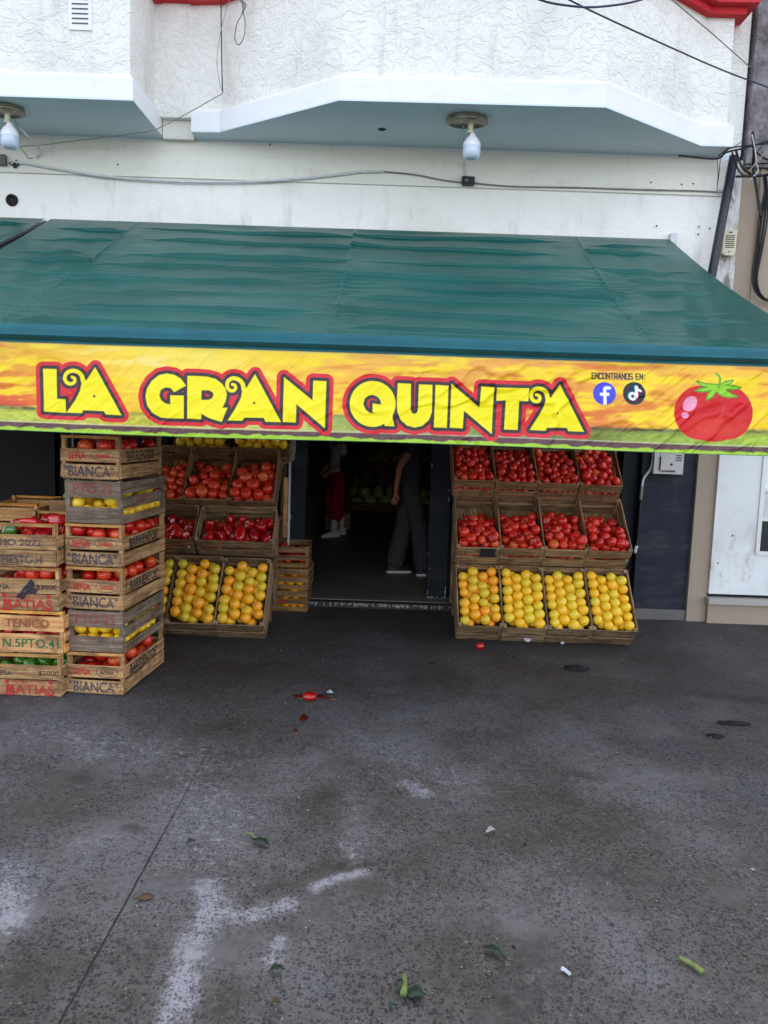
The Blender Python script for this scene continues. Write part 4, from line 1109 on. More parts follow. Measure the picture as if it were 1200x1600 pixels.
for Mc, k, i in STACK_M:
    if k == 'market':
        fill(Mc, CW, CL, 50 if i != 0 else 40, .041, 40+i, 'tomato', 'tomato', 'red tomato packed in a pale stencilled crate of the tall stack', 'tomatoes in the tall stack', (0, 0, -1), .018+.07, .25)
    else:
        fill(Mc, CW-.012, CL, 52, .041, 40+i, 'lemon', 'lemon', 'yellow lemon seen through the slats of a grey stacked crate', 'lemons in the grey crates', (0, 0, -1), .018, 0)
rsP = np.random.RandomState(77)
for Mc, i in LOW_M:
    if i == 0: p, r = pack(LW-.02, LL-.02, 22, .048, 60, (0, 0, -1), zf=.10); kinds = ['pepper_green']; lb = 'dark green pepper in the lowest crate of the low stack'; gg = 'green peppers in the low stack'
    elif i == 1: p, r = pack(LW-.02, LL-.02, 26, .045, 61, (0, 0, -1), zf=.06); kinds = ['pepper', 'pepper']; lb = 'dark red pepper inside the fresh wood crate'; gg = 'red peppers in the low stack'
    elif i == 2:
        fill(Mc, LW, LL, 46, .042, 62, 'tomato', 'tomato_pale', 'orange red tomato in the wide crate with the dark sticker', 'tomatoes in the low stack', (0, 0, -1), .10, .6); continue
    else: p, r = pack(LW-.02, LL-.02, 40, .05, 63, (0, 0, -1), zf=.05); kinds = ['pepper', 'pepper', 'pepper_green']; lb = None; gg = None
    for q, a in zip(p, r):
        kk = kinds[rsP.randint(len(kinds))]
        l2 = lb or ('shiny red pepper heaped in the topmost open pepper crate' if kk == 'pepper' else 'shiny green pepper heaped in the topmost open pepper crate')
        g2 = gg or ('red peppers in the open crate' if kk == 'pepper' else 'green peppers in the open crate')
        add_fruit('pepper', kk, Mc @ Matrix.Translation((q[0], q[1]+.01, q[2])), a*.88, rsP, l2, g2, up=(1, rsP.uniform(-.3, .3), 0))
p, r = pack(.36, .46, 16, .055, 64, (0, 0, -1), zf=.10)
for q, a in zip(p, r):
    kk = ['pepper', 'pepper_green'][rsP.randint(2)]
    add_fruit('pepper', kk, BK @ Matrix.Translation((q[0], q[1]+.01, q[2])), a*.85, rsP, 'red pepper in the brown crate behind' if kk == 'pepper' else 'green pepper in the brown crate behind', kk.replace('_', ' ')+' heap behind', up=(1, .4, .3))

# ---------------------------------------------------------------- tilted display stands
def stand(x0, x1, steps, label):
    S = empty('display_stand', ((x0+x1)/2, 6.5, 0), label, 'display stand')
    inv = Matrix.Translation((-(x0+x1)/2, -6.5, 0))
    for (ya, yb, z) in steps:
        o = MB().box(x0, x1, ya, yb, z-.022, z, j=.001).build('shelf_board', wood('brown', 'x'), S); o.matrix_parent_inverse = inv
    for x in (x0+.03, (x0+x1)/2, x1-.07):
        for (ya, yb, z) in steps:
            o = MB().box(x, x+.04, yb-.05, yb-.01, .002, z-.0225).build('leg', wood('brown', 'z'), S); o.matrix_parent_inverse = inv
TH = rad(48)
def display_row(xs, y, z, th, kind, L, Hc, labels, group, var, yaw=0.0):
    """y, z: lower outer bottom corner of each tilted crate"""
    out = []
    for i in range(len(xs)-1):
        W_ = xs[i+1]-xs[i]-.006
        c, e0, s1 = crate(kind, round(W_, 3), L, Hc, labels[i], group, var)
        Mc = place(c, ((xs[i]+xs[i+1])/2, y+R_.uniform(-.008, .008), z+R_.uniform(-.003, .003)), yaw+rad(R_.uniform(-.6, .6)), th+rad(R_.uniform(-1.2, 1.2)))
        out.append((Mc, W_, e0, s1))
    return out
RX = [.598, .942, 1.285, 1.629, 1.972]
side_words = ['leftmost', 'second', 'third', 'rightmost']
rows = {}
pos = ['beside the doorway post', 'second from the doorway', 'third from the doorway', 'next to the blue side panel']
rows['r1'] = display_row(RX, 5.905, .004, TH, 'display', .55, .22, ['tilted crate of oranges on the ground, '+p for p in pos], 'orange crates of the bigger stand', 30)
rows['r2'] = display_row([x-.012 for x in RX], 6.12, .575, TH-.05, 'display', .55, .22, ['tilted crate of tomatoes in the middle row, '+p for p in pos], 'middle tomato crates of the bigger stand', 31)
rows['r3'] = display_row([.56, .90, 1.245, 1.59, 1.93], 6.36, 1.085, TH-.1, 'brown', .55, .20, ['tilted crate of small tomatoes under the banner, '+p for p in pos], 'upper tomato crates of the bigger stand', 32)
stand(.60, 1.98, [(6.14, 6.42, .545), (6.40, 6.72, 1.05), (6.62, 7.0, 1.5)], 'stepped wooden stand carrying the tomatoes and oranges right of the doorway')
for i, (Mc, W_, e0, s1) in enumerate(rows['r1']):
    fill_rows(Mc, W_, .55, .22, [.0415, .0435, .0435, .042][i], 200+i, 'orange' if i == 0 else 'orange_yellow',
         ['orange with a warm skin in the ground crate beside the doorway post', 'yellowish orange in the second ground crate from the doorway', 'yellowish orange in the third ground crate from the doorway', 'yellowish orange in the ground crate next to the blue panel'][i],
         'oranges in crate '+['beside the post', 'second from doorway', 'third from doorway', 'next to blue panel'][i], [.007, .003, .006, .003][i])
for i, (Mc, W_, e0, s1) in enumerate(rows['r2']):
    fill(Mc, W_, .55, [66, 64, 52, 54][i], [.0365, .0375, .0405, .0385][i], 220+i, 'tomato', 'tomato', 'red tomato in the middle row crate '+pos[i], 'tomatoes in middle crate '+pos[i], (0, -.62, -1), .03, .06)
for i, (Mc, W_, e0, s1) in enumerate(rows['r3']):
    fill(Mc, W_, .55, [92, 96, 96, 80][i], [.0325, .0315, .0315, .0345][i], 240+i, 'tomato', 'tomato', 'small red tomato in the upper crate '+pos[i], 'tomatoes in upper crate '+pos[i], (0, -.3, -1), .03, .0)
# stand left of the doorway
lp = ['next to the doorway', 'second from the doorway', 'half hidden by the tall stack']
LXs = [-.872, -1.237, -1.602, -1.967][::-1]
lpr = lp[::-1]
rows['l1'] = display_row(LXs, 5.755, .004, rad(52), 'display', .56, .23, ['tilted orange crate of the left stand, '+p for p in lpr], 'orange crates of the smaller stand', 33)
rows['l3'] = display_row([-1.99, -1.622, -1.252, -.892], 6.30, .885, rad(52), 'brown', .51, .22, ['tilted crate of large tomatoes in the left stand, '+p for p in lpr], 'tomato crates of the smaller stand', 34)
stand(-1.97, -.88, [(5.98, 6.30, .535), (6.30, 6.66, .845), (6.60, 7.05, 1.31)], 'stepped wooden stand carrying peppers and oranges beside the tall stack')
for i, (Mc, W_, e0, s1) in enumerate(rows['l1']):
    fill_rows(Mc, W_, .56, .23, .0435, 260+i, 'orange', 'orange of mixed ripeness in the left stand crate '+lpr[i], 'oranges in left stand crate '+lpr[i], .008)
for i, (Mc, W_, e0, s1) in enumerate(rows['l3']):
    fill(Mc, W_, .51, [50, 45, 38][i], [.038, .042, .0455][i], 280+i, 'tomato', 'tomato_pale', 'large orange red tomato in the left stand crate '+lpr[i], 'tomatoes in left stand crate '+lpr[i], (0, -.5, -1), .03, 0)
for i, (x, Wp, lab) in enumerate(((-1.165, .60, 'wide crate of red peppers lying crosswise above the oranges'), (-1.80, .62, 'crate of dark red peppers half hidden beside the tall stack'))):
    c, e0, s1 = crate('brown' if i else 'display', Wp, .33, .20, lab, 'pepper crates of the smaller stand', 36+i)
    Mc = place(c, (x, 6.06, .585), 0, rad(47))
    p, r = pack(Wp-.03, .31, 34, .044, 90+i, (0, -.35, -1), zf=.03)
    for q, a in zip(p, r):
        add_fruit('pepper', 'pepper', Mc @ Matrix.Translation((q[0], q[1]+.01, q[2])), a*1.0, rsP, 'wrinkled red pepper in the crosswise crate' if i == 0 else 'dark red pepper in the half hidden crate', 'red peppers in the crosswise crate' if i == 0 else 'red peppers in the half hidden crate')
for i, (x, lab) in enumerate(((-1.05, 'crate of lemons above the large tomatoes, nearer the doorway'), (-1.56, 'crate of lemons above the large tomatoes, nearer the tall stack'))):
    c, e0, s1 = crate('brown', .46, .40, .12, lab, 'lemon crates on the top step', 39)
    Mc = place(c, (x, 6.56, 1.335), 0, rad(48))
    fill(Mc, .46, .40, 44, .042, 110+i, 'lemon', 'lemon', 'yellow lemon in the '+('nearer' if i == 0 else 'farther')+' crate on the top step', 'lemons on the top step '+('by the doorway' if i == 0 else 'by the stack'), (0, -.3, -1), .02)
# small stack by the doorway
for i, lab in enumerate(('slatted crate of oranges with a red stencil, lowest by the doorway post', 'slatted crate of oranges and tomatoes in the middle of the doorway stack', 'slatted crate of red fruit on top of the doorway stack')):
    c, e0, s1 = crate('small', .30, .42, .19, lab, 'slatted crates by the doorway post', 41)
    Mc = place(c, (-.80, 6.62, .001+i*.196), rad([1, -1, 2][i]))
    if i == 0: put_text(e0, text_mesh('IN', .055, .05, .01, M['ink_red']), -.07, FY, .19*.46)
    if i == 2: fill(Mc, .30, .42, 26, .038, 130, 'tomato', 'tomato', 'red tomato inside the topmost slatted crate by the doorway', 'tomatoes by the doorway post', (0, 0, -1), .03)
    else: fill(Mc, .30, .42, 30, .04, 131+i, 'orange', 'orange', 'orange inside the %s slatted crate by the doorway' % ('lowest', 'middle')[i], 'oranges by the doorway post %s' % ('low', 'mid')[i], (0, 0, -1), .02)
# plank and white strip leaning behind
tag(MB().box(-.905, -.872, 6.86, 6.88, .62, 1.16, j=.002).build('plank', wood('fresh', 'z')), 'upright fresh plank between the tomato crates and the doorway post', 'plank')
tag(MB().box(-.868, -.85, 6.90, 6.92, .2, 1.3).build('white_strip', M['pvc']), 'thin white strip standing against the doorway post', 'strip')

# ---------------------------------------------------------------- small papers and tag on the display crates
def scrap(name, mat, loc, size, rz, rx, label, cat, seed, n=7, curl=.25):
    rs = np.random.RandomState(seed); m = MB(); vs = [(0, 0, 0)]
    for k in range(n):
        a = 2*math.pi*k/n; r = size*rs.uniform(.55, 1.0); vs.append((r*math.cos(a), r*.6*math.sin(a), size*curl*rs.uniform(-.2, 1)))
    top = len(vs); vs2 = vs+[(x, y, z-.0012) for x, y, z in vs]
    fs = [(0, 1+k, 1+(k+1) % n) for k in range(n)]+[(top, top+1+(k+1) % n, top+1+k) for k in range(n)]+[(1+k, top+1+k, top+1+(k+1) % n, 1+(k+1) % n) for k in range(n)]
    m.add(vs2, fs); o = m.build(name, M[mat]); o.location = loc; o.rotation_euler = (rx, 0, rz); return tag(o, label, cat)
a = atY(381, 999, 5.86); scrap('paper_scrap', 'paper', (a[0], 5.735, a[2]), .05, .3, rad(75), 'torn white paper caught under the left stand crate nearest the doorway', 'paper', 1)
a = atY(823, 998, 5.88); scrap('paper_scrap', 'paper', (a[0], 5.85, a[2]), .045, .1, rad(70), 'white paper label on the second orange crate from the doorway', 'paper', 2, 5)
a = atY(877, 1003, 5.88); scrap('paper_scrap', 'paper', (a[0], 5.85, a[2]), .03, .6, rad(70), 'small torn paper on the third orange crate from the doorway', 'paper', 3, 5)
Mc = rows['r2'][0][0]
t = MB().box(-.058, .058, -.012, -.008, .115, .222, j=.001).build('price_card', M['blue_dark']); t.matrix_world = Mc @ Matrix.Translation((.07, -.003, .0)); tag(t, 'blank dark blue price card clipped on the middle tomato crate by the post', 'price card')

# ---------------------------------------------------------------- people in the doorway
def skin_body(name, joints, links, mat, parent, sub=2, root=0):
    """joints: list of (x, y, z, rx, ry)"""
    me = bpy.data.meshes.new(name); me.from_pydata([j[:3] for j in joints], links, [])
    o = bpy.data.objects.new(name, me); COL.objects.link(o)
    sk = o.modifiers.new('skin', 'SKIN'); sk.use_smooth_shade = True; sk.branch_smoothing = .6
    for i, j in enumerate(joints):
        v = me.skin_vertices[0].data[i]; v.radius = (j[3], j[4] if len(j) > 4 else j[3]); v.use_root = (i == root)
    ss = o.modifiers.new('subsurf', 'SUBSURF'); ss.levels = ss.render_levels = sub
    dg = bpy.context.evaluated_depsgraph_get(); dg.update()
    m2 = bpy.data.meshes.new_from_object(o.evaluated_get(dg)); m2.name = name
    bpy.data.objects.remove(o); bpy.data.meshes.remove(me)
    m2.materials.clear(); m2.materials.append(mat)
    m2.polygons.foreach_set('use_smooth', [True]*len(m2.polygons))
    return link(name, m2, parent)
def person(loc, rz, height, label, legs, arms, mats, sex='m', extra=None):
    """faces +x before turning. legs: for side L, R: (hip, knee, ankle, toe direction); all in metres from the floor"""
    P = empty('person', loc, label, 'person', None, rz)
    k = height/1.72; hipz = .92*k; sh = 1.42*k; f = .9 if sex == 'f' else 1.0
    J = [(0, 0, hipz, .13*f, .15), (0, 0, hipz+.16*k, .105*f, .13*f), (.01, 0, hipz+.34*k, .115*f, .15*f), (0, 0, sh-.02, .09, .12*f), (.0, 0, sh+.07*k, .052), (.015, 0, sh+.13*k, .05)]
    E = [(0, 1), (1, 2), (2, 3), (3, 4), (4, 5)]
    hd = len(J); J += [(.02, 0, sh+.17*k, .075, .07), (.02, 0, sh+.24*k, .098, .078), (.01, 0, sh+.30*k, .07, .06)]; E += [(5, hd), (hd, hd+1), (hd+1, hd+2)]
    for s, (kn, an, to) in zip((1, -1), legs):
        b = len(J); J += [(0, .09*s*f, hipz-.07*k, .088, .088), (kn[0], .09*s+kn[1], kn[2]*k, .056), (an[0], .09*s+an[1], an[2]*k, .038), (an[0]+.05*to, .09*s+an[1], an[2]*k-.05, .036, .03), (an[0]+.15*to, .09*s+an[1], max(an[2]*k-.075, .025), .03, .022)]
        E += [(0, b), (b, b+1), (b+1, b+2), (b+2, b+3), (b+3, b+4)]
    hands = []
    for s, (el, wr) in zip((1, -1), arms):
        b = len(J); J += [(0, .19*s*f, sh-.03, .05), (el[0], (.21*f+el[1])*s, el[2]*k, .039), (wr[0], (.2*f+wr[1])*s, wr[2]*k, .026)]
        E += [(3, b), (b, b+1), (b+1, b+2)]
        e_ = Vector(J[b+1][:3]); w_ = Vector(J[b+2][:3]); d = (w_-e_).normalized(); side = Vector((1, 0, 0)) if abs(d.x) < .8 else Vector((0, 0, 1)); side = (side-d*side.dot(d)).normalized(); nn = d.cross(side)
        pb = len(J); c = w_+d*.05; J += [(*c, .03, .017)]; E += [(b+2, pb)]
        c2 = w_+d*.085; J += [(*c2, .034, .015)]; E += [(pb, pb+1)]
        for q in range(4):     # four bent fingers of unequal length
            off = side*(.027-.018*q); ln = (.036, .042, .040, .030)[q]
            p0 = c2+off*.9+d*.012; p1 = p0+d*ln*.8+nn*.006; p2 = p1+(d*.7+nn*.7).normalized()*ln*.8
            x = len(J); J += [(*p0, .0095), (*p1, .0085), (*p2, .007)]; E += [(pb+1, x), (x, x+1), (x+1, x+2)]
        x = len(J); p0 = c+side*.03; p1 = p0+side*.014+d*.03; p2 = p1+d*.026+nn*.008; J += [(*p0, .012), (*p1, .010), (*p2, .008)]; E += [(pb, x), (x, x+1), (x+1, x+2)]
    skin_body('body', J, E, mats['skin'], P)
    hz = sh+.235*k
    # face and hair
    fm = MB(); fm.lathe([(0, .016), (.010, .006), (.013, -.012), (0, -.014)], 10, T=Matrix.Translation((.112, 0, hz-.005)))
    fm.build('nose', mats['skin'], P)
    for s in (1, -1):
        MB().lathe([(0, .009), (.009, 0), (0, -.009)], 10, T=Matrix.Translation((.1, .031*s, hz+.016))).build('eye', M['shirt_white'], P)
        MB().lathe([(0, .026), (.008, .012), (.009, -.012), (0, -.024)], 8, sx=1.6, T=Matrix.Translation((.012, .08*s, hz))).build('ear', mats['skin'], P)
    MB().tube([(.1, -.022, hz-.045), (.108, 0, hz-.047), (.1, .022, hz-.045)], .005, 6).build('mouth', M['trouser_red'], P)
    hp = [(math.sin(math.pi*i/9)*.112, math.cos(math.pi*i/9)*.12) for i in range(8)]
    hm = MB().lathe([(max(r, .001), z) for r, z in hp], 18, sx=.98, sy=.86, T=Matrix.Translation((-.022, 0, hz+.03)))
    if sex == 'f': hm.tube([(-.09, 0, hz+.02), (-.12, 0, hz-.1), (-.1, 0, hz-.28)], .05, 10, rs=[.05, .055, .02])
    hm.build('hair', M['hair'], P)
    # trousers
    tj = [(0, 0, hipz+.12*k, .135*f, .158), (0, 0, hipz+.05*k, .145*f, .165), (0, 0, hipz-.02, .15, .17)]; te = [(0, 1), (1, 2)]
    for s, (kn, an, to) in zip((1, -1), legs):
        b = len(tj); kr, ar = mats['trw']
        z_an = an[2]*k; mx = (kn[0]+an[0])/2
        tj += [(kn[0]*.25, .095*s*f, hipz-.12*k, .105, .1), (kn[0], .09*s+kn[1], kn[2]*k, kr), (mx, .09*s+(kn[1]+an[1])/2, (kn[2]*k+z_an)/2, (kr+ar)/2), (an[0], .09*s+an[1], z_an+mats['cuff'], ar)]
        te += [(2, b), (b, b+1), (b+1, b+2), (b+2, b+3)]
    skin_body('trousers', tj, te, mats['trousers'], P)
    # shirt with sleeves to above the elbow
    sj = [(0, 0, hipz-.03, .162*f, .185), (0, 0, hipz+.16*k, .128*f, .155*f), (.01, 0, hipz+.34*k, .135*f, .17*f), (0, 0, sh-.0, .095, .13)]; se = [(0, 1), (1, 2), (2, 3)]
    for s, (el, wr) in zip((1, -1), arms):
        b = len(sj); q = mats.get('sleeve', .7)
        sj += [(0, .19*s*f, sh-.03, .066), (el[0]*q, (.2*f+el[1]*q)*s, (sh-.03)*(1-q)+el[2]*k*q, .056)]; se += [(3, b), (b, b+1)]
    skin_body('shirt', sj, se, mats['shirt'], P)
    # socks and shoes
    for s, (kn, an, to) in zip((1, -1), legs):
        ax, ay, az = an[0], .09*s+an[1], an[2]*k-.085
        T = Matrix.Translation((ax, ay, max(az, 0))) @ Matrix.Scale(to, 4, (1, 0, 0))
        out = [(-.075, -.032), (-.055, -.04), (.04, -.042), (.12, -.048), (.175, -.035), (.195, 0), (.175, .035), (.12, .046), (.04, .04), (-.055, .038), (-.075, .03), (-.083, 0)]
        sh_ = MB(); n = len(out); vs = []
        lev = [(.022, 1.0), (.05, .98), (.075, .86), (.10, .62)]
        for z, q in lev:
            for (x, y) in out:
                zz = z*(1 if x < .02 else 1-.5*(x-.02)/.175) if z > .03 else z
                xx = -.02+(x+.02)*(q if x > 0 else (.5+.5*q)); vs.append((xx, y*q, zz))
        fs = [(i*n+j, i*n+(j+1) % n, (i+1)*n+(j+1) % n, (i+1)*n+j) for i in range(len(lev)-1) for j in range(n)]+[tuple(range((len(lev)-1)*n, len(lev)*n))]
        sh_.add(vs, fs, 0, True, T)
        so = sh_.build('shoe', mats['shoe'], P)
        MB().prism([(x*1.03, y*1.06) for x, y in out], .0, .0218, T=T).build('sole', M['shoe_white'], so)
        MB().tube([(ax, ay, az+.09), (ax, ay, az+.25)], .05, 12).build('sock', mats['sock'], P)
    if extra: extra(P, k, hipz, sh)
    return P
def bag_extra(P, k, hipz, sh):
    b = MB(); T = Matrix.Translation((-.12, .22, hipz+.16)) @ Matrix.Diagonal((1.25, .55, 1, 1))
    b.lathe([(0, -.15), (.10, -.14), (.15, -.08), (.155, .04), (.12, .12), (.04, .145), (0, .145)], 18, T=T)
    o = b.build('shoulder_bag', M['bag_black']); o.parent = None
    o.matrix_world = Matrix.Translation(P.location) @ Matrix.Rotation(P.rotation_euler[2], 4, 'Z')
    tag(o, 'black shoulder bag at the hip of the customer in red trousers', 'bag')
    st = MB().tube(spline([(-.12, .22, hipz+.28), (-.07, .20, sh-.1), (0, .13, sh+.04), (.02, .0, sh-.0), (.06, -.1, sh-.25), (-.02, -.2, hipz+.3)], 6), .012, 8).build('strap', M['bag_black'], o)
zf = .055
a = atZ(520, 837, zf)
person((a[0]+.05, a[1], zf), rad(208), 1.66, 'customer in dark red trousers, white top and white shoes deep inside the shop',
       [((.03, .0, .50), (.08, .0, .085), 1), ((.07, .02, .50), (-.12, -.02, .085), 1)], [((.03, .02, 1.12), (.18, 0, .98)), ((-.02, .03, 1.12), (.16, 0, .95))],
       dict(skin=M['skin'], trousers=M['trouser_red'], shirt=M['shirt_white'], shoe=M['shoe_white'], sock=M['shirt_white'], trw=(.112, .082), cuff=.16, sleeve=.8), 'f', bag_extra)
a = atZ(640, 897, zf)
person((.27, a[1], zf), rad(8), 1.74, 'person in grey trousers and dark shirt walking past the doorway post',
       [((-.04, 0, .50), (-.13, .0, .085), 1), ((.10, 0, .50), (.17, .0, .085), 1)], [((-.07, .04, 1.14), (-.10, .04, .90)), ((-.16, .05, 1.16), (-.19, .04, .92))],
       dict(skin=M['skin'], trousers=M['trouser_grey'], shirt=M['shirt_grey'], shoe=M['shoe_black'], sock=M['shoe_black'], trw=(.098, .112), cuff=-.045, sleeve=.5), 'm')

# ---------------------------------------------------------------- inside the shop
h = MB().box(-.998, -.93, 7.45, 11.6, .75, 2.2); tag(h.build('hedge_panel', M['hedge']), 'dark green artificial hedge panel along the inner side of the shop', 'hedge panel')
h = MB().box(-.998, -.90, 7.45, 11.6, .60, .745, j=.002).box(-.996, -.94, 7.5, 11.5, .06, .598, j=.002); tag(h.build('ledge', wood('brown', 'y')), 'wooden ledge beneath the green hedge panel inside the shop', 'ledge')
c, e0, s1 = crate('display', .36, .3, .25, 'pale crate standing behind the legs of the customer in red trousers', None, 50); c.pop('group', None) if 'group' in c else None
place(c, (-.70, 11.55, .057), 0)
bz = empty('back_stand', (.5, 14.6, .05), 'dark stand at the back of the shop with melons below and limes above', 'display stand'); inv = Matrix.Translation((-.5, -14.6, -.05))
def bpart(n_, mb, mat): o = mb.build(n_, mat, bz); o.matrix_parent_inverse = inv
bpart('shelf_board', MB().box(-.95, 2.6, 14.3, 15.2, .80, .83), wood('brown', 'x'))
bpart('shelf_board', MB().box(-.95, 2.6, 14.3, 15.2, .06, .09), wood('brown', 'x'))
bpart('front_rail', MB().box(-.95, 2.6, 14.27, 14.30, .09, .22), wood('brown', 'x'))
for x in (-.7, .13, .35, 1.15, 2.0): bpart('upright', MB().box(x, x+.07, 14.25, 14.30, .08, .80), M['crate_purple'])
for x in range(12): bpart('back_slat', MB().box(-.9+x*.29, -.75+x*.29, 15.0, 15.02, .1, .79), wood('brown', 'z'))
rsM = np.random.RandomState(9)
for row in range(2):
    for k in range(11):
        r = rsM.uniform(.105, .13); x = -.78+k*.265+row*.13
        add_fruit('melon', 'melon', Matrix.Translation((x, 14.46+row*.06+rsM.uniform(-.02, .02), .095+r+row*.19)), r, rsM, 'pale green melon piled low at the back of the shop', 'melons at the back', stem=False)
p, r = pack(2.4, .6, 150, .046, 400, (0, -.2, -1), 60, .0)
th_ = rad(26); Mb = Matrix.Translation((.55, 14.30, .86)) @ Matrix.Rotation(th_, 4, 'X')
bpart('tray', MB().box(-1.22, 1.22, 0, .62, -.02, -.002, T=Mb).box(-1.22, 1.22, -.02, -.001, -.02, .09, T=Mb), wood('brown', 'x'))
for q, a_ in zip(p, r):
    add_fruit('lime', 'lime', Mb @ Matrix.Translation((q[0], q[1], q[2])), a_, rsM, 'small yellow green citrus on the back stand of the shop', 'citrus on the back stand', name='citrus', cat='citrus', stem=False)

# ---------------------------------------------------------------- ceiling lamps under the bays
def lamp(x, y, label, oval):
    L = empty('ceiling_lamp', (x, y, ZS), label, 'lamp', 'bare bulbs under the bays')
    MB().lathe([(.05, .0), (.152, -.001), (.158, -.012), (.16, -.034), (.166, -.040), (.160, -.043), (.150, -.036), (.11, -.022), (0, -.018)], 36, sy=.72).build('plate', M['brass'], L)
    MB().lathe([(.032, -.018), (.030, -.04), (.022, -.045), (.022, -.10), (.028, -.105), (.028, -.118), (.02, -.12)], 16, T=Matrix.Translation((.03, 0, 0))).build('socket', M['intercom'], L)
    b = MB().lathe([(.022, -.12), (.026, -.135), (.05, -.16), (.066, -.19), (.070, -.215), (.0695, -.218)], 28, T=Matrix.Translation((.045, 0, 0))).build('bulb', M['bulb_top'], L)
    MB().lathe([(.0685, -.2181), (.069, -.25), (.066, -.285), (.05, -.305), (.02, -.314), (0, -.315)], 28, T=Matrix.Translation((.045, 0, 0))).build('diffuser', M['bulb_glass'], b)
lamp(.535, 6.17, 'bare white bulb on an oval plate under the large bay', True)
lamp(-3.06, 6.27, 'bare white bulb beside the bent tube under the other bay', False)

# ---------------------------------------------------------------- cables, conduits and small wall things
def cable(pts, r, mat, label, name='cable', n=8, cat=None, group=None, raw=False):
    o = MB().tube(pts if raw else spline(pts, n), r, 6).build(name, M[mat]); return tag(o, label, cat or name.replace('_', ' '), group)
Wp = lambda x, y, Y=WY-.034: atY(x, y, Y)
cable([Wp(18, 252), Wp(60, 259), Wp(130, 271), Wp(200, 279), Wp(290, 284), Wp(380, 284), Wp(460, 280), Wp(530, 273), Wp(560, 269), Wp(600, 268)], .011, 'pvc', 'pale sagging conduit along the wall moulding above the awning', 'conduit')
cable([Wp(600, 268), Wp(650, 273), Wp(690, 281), Wp(722, 285)], .006, 'cable_grey', 'thin grey cable running into the black junction box', 'cable')
cable([Wp(740, 286), Wp(800, 291), Wp(900, 293), Wp(1000, 296), Wp(1085, 298), Wp(1125, 300)], .006, 'cable_grey', 'thin grey cable from the junction box towards the dark pipe', 'cable')
cable([atZ(724, 196, ZS-.03), Wp(725, 240), Wp(726, 262), Wp(728, 278)], .008, 'pvc', 'thin white tube dropping from the large bay to the junction box', 'tube')
x, y, z = Wp(730, 284); J = MB().box(x-.045, x+.06, y-.035, y+.012, z-.03, z+.035, j=.004); o = J.build('junction_box', M['cable']); tag(o, 'black open junction box on the wall under the bulb', 'junction box')
jb = MB().lathe([(.014, 0), (.014, -.008), (.006, -.010), (0, -.006)], 12, T=Matrix.Translation((x-.01, y-.036, z)) @ Matrix.Rotation(rad(-90), 4, 'X')).build('terminal', M['steel'], o)
x, y, z = Wp(5, 252); o = MB().box(x-.08, x+.03, y-.03, y+.012, z-.035, z+.045, j=.003).build('junction_box', M['concrete']); tag(o, 'grey junction box at the start of the sagging conduit', 'junction box')
cable([Wp(14, 254), Wp(20, 258), Wp(26, 250), Wp(22, 262), Wp(30, 256)], .006, 'cable', 'frayed black wire ends beside the grey junction box', 'wire')
cable([atZ(24, 190, ZS-.01), atY(44, 214, 6.5), Wp(60, 230, 6.75), Wp(64, 238, 6.78), Wp(56, 246)], .010, 'pvc', 'bent grey tube from the bay down to the moulding', 'tube')
cable([Wp(28, 229, 6.70), Wp(70, 226, 6.72), Wp(110, 221, 6.7), Wp(200, 210, 6.55), Wp(240, 203, 6.4), Wp(280, 184, 6.5), Wp(348, 146, 6.50)], .0035, 'cable_grey', 'thin frayed wire strung from the bulb across the recess', 'wire')
cable([Wp(30, 229, 6.70), Wp(40, 240, 6.72), Wp(44, 247, 6.76), Wp(52, 247, 6.78)], .003, 'cable', 'small black wire loop hanging beside the bent tube', 'wire')
cable([atY(345, -30, 6.56), atY(346, 60, 6.56), atY(347, 120, 6.56), atY(348, 145, 6.56)], .005, 'cable', 'straight black wire hanging down the wall between the bays', 'wire')
cable([atY(362, -10, 6.54), atY(348, 35, 6.54), atY(339, 90, 6.54), atY(343, 128, 6.55), atY(348, 145, 6.55)], .0025, 'cable_grey', 'fine grey wire curving beside the straight black one', 'wire')
cable([atY(377, -20, 6.45), atY(380, 18, 6.45), atY(383, 35, 6.45), atY(381, 58, 6.45), atY(373, 70, 6.45), atY(367, 60, 6.45), atY(370, 38, 6.45), atY(378, 22, 6.45), atY(381, 8, 6.45)], .005, 'cable_grey', 'grey cable loop dangling beneath the red ledge', 'cable')
cable([atY(375, 0, 6.44), atY(384, 8, 6.44), atY(379, 18, 6.44)], .008, 'cable_grey', 'knot tying the dangling cable loop', 'cable')
SG = 'street cables crossing in front of the bays'
cable([atY(780, -30, 4.8), atY(845, 0, 4.9), atY(890, 9, 5.0), atY(930, 11, 5.1), atY(985, 4, 5.2), atY(1030, -10, 5.3)], .0065, 'cable_blue', 'thick dark cable dipping across the top of the large bay', 'street_cable', group=SG)
cable([atY(860, -20, 5.0), atY(890, 0, 5.1), atY(960, 34, 5.4), atY(1050, 75, 5.8), atY(1130, 110, 6.2), atY(1215, 142, 6.7)], .006, 'cable_blue', 'long dark cable slanting down over the large bay to the neighbour', 'street_cable', group=SG)
cable([atY(1030, -20, 5.2), atY(1060, 8, 5.4), atY(1110, 50, 5.8), atY(1172, 105, 6.5)], .004, 'cable_grey', 'thin grey cable slanting over the corner of the large bay', 'street_cable', group=SG)
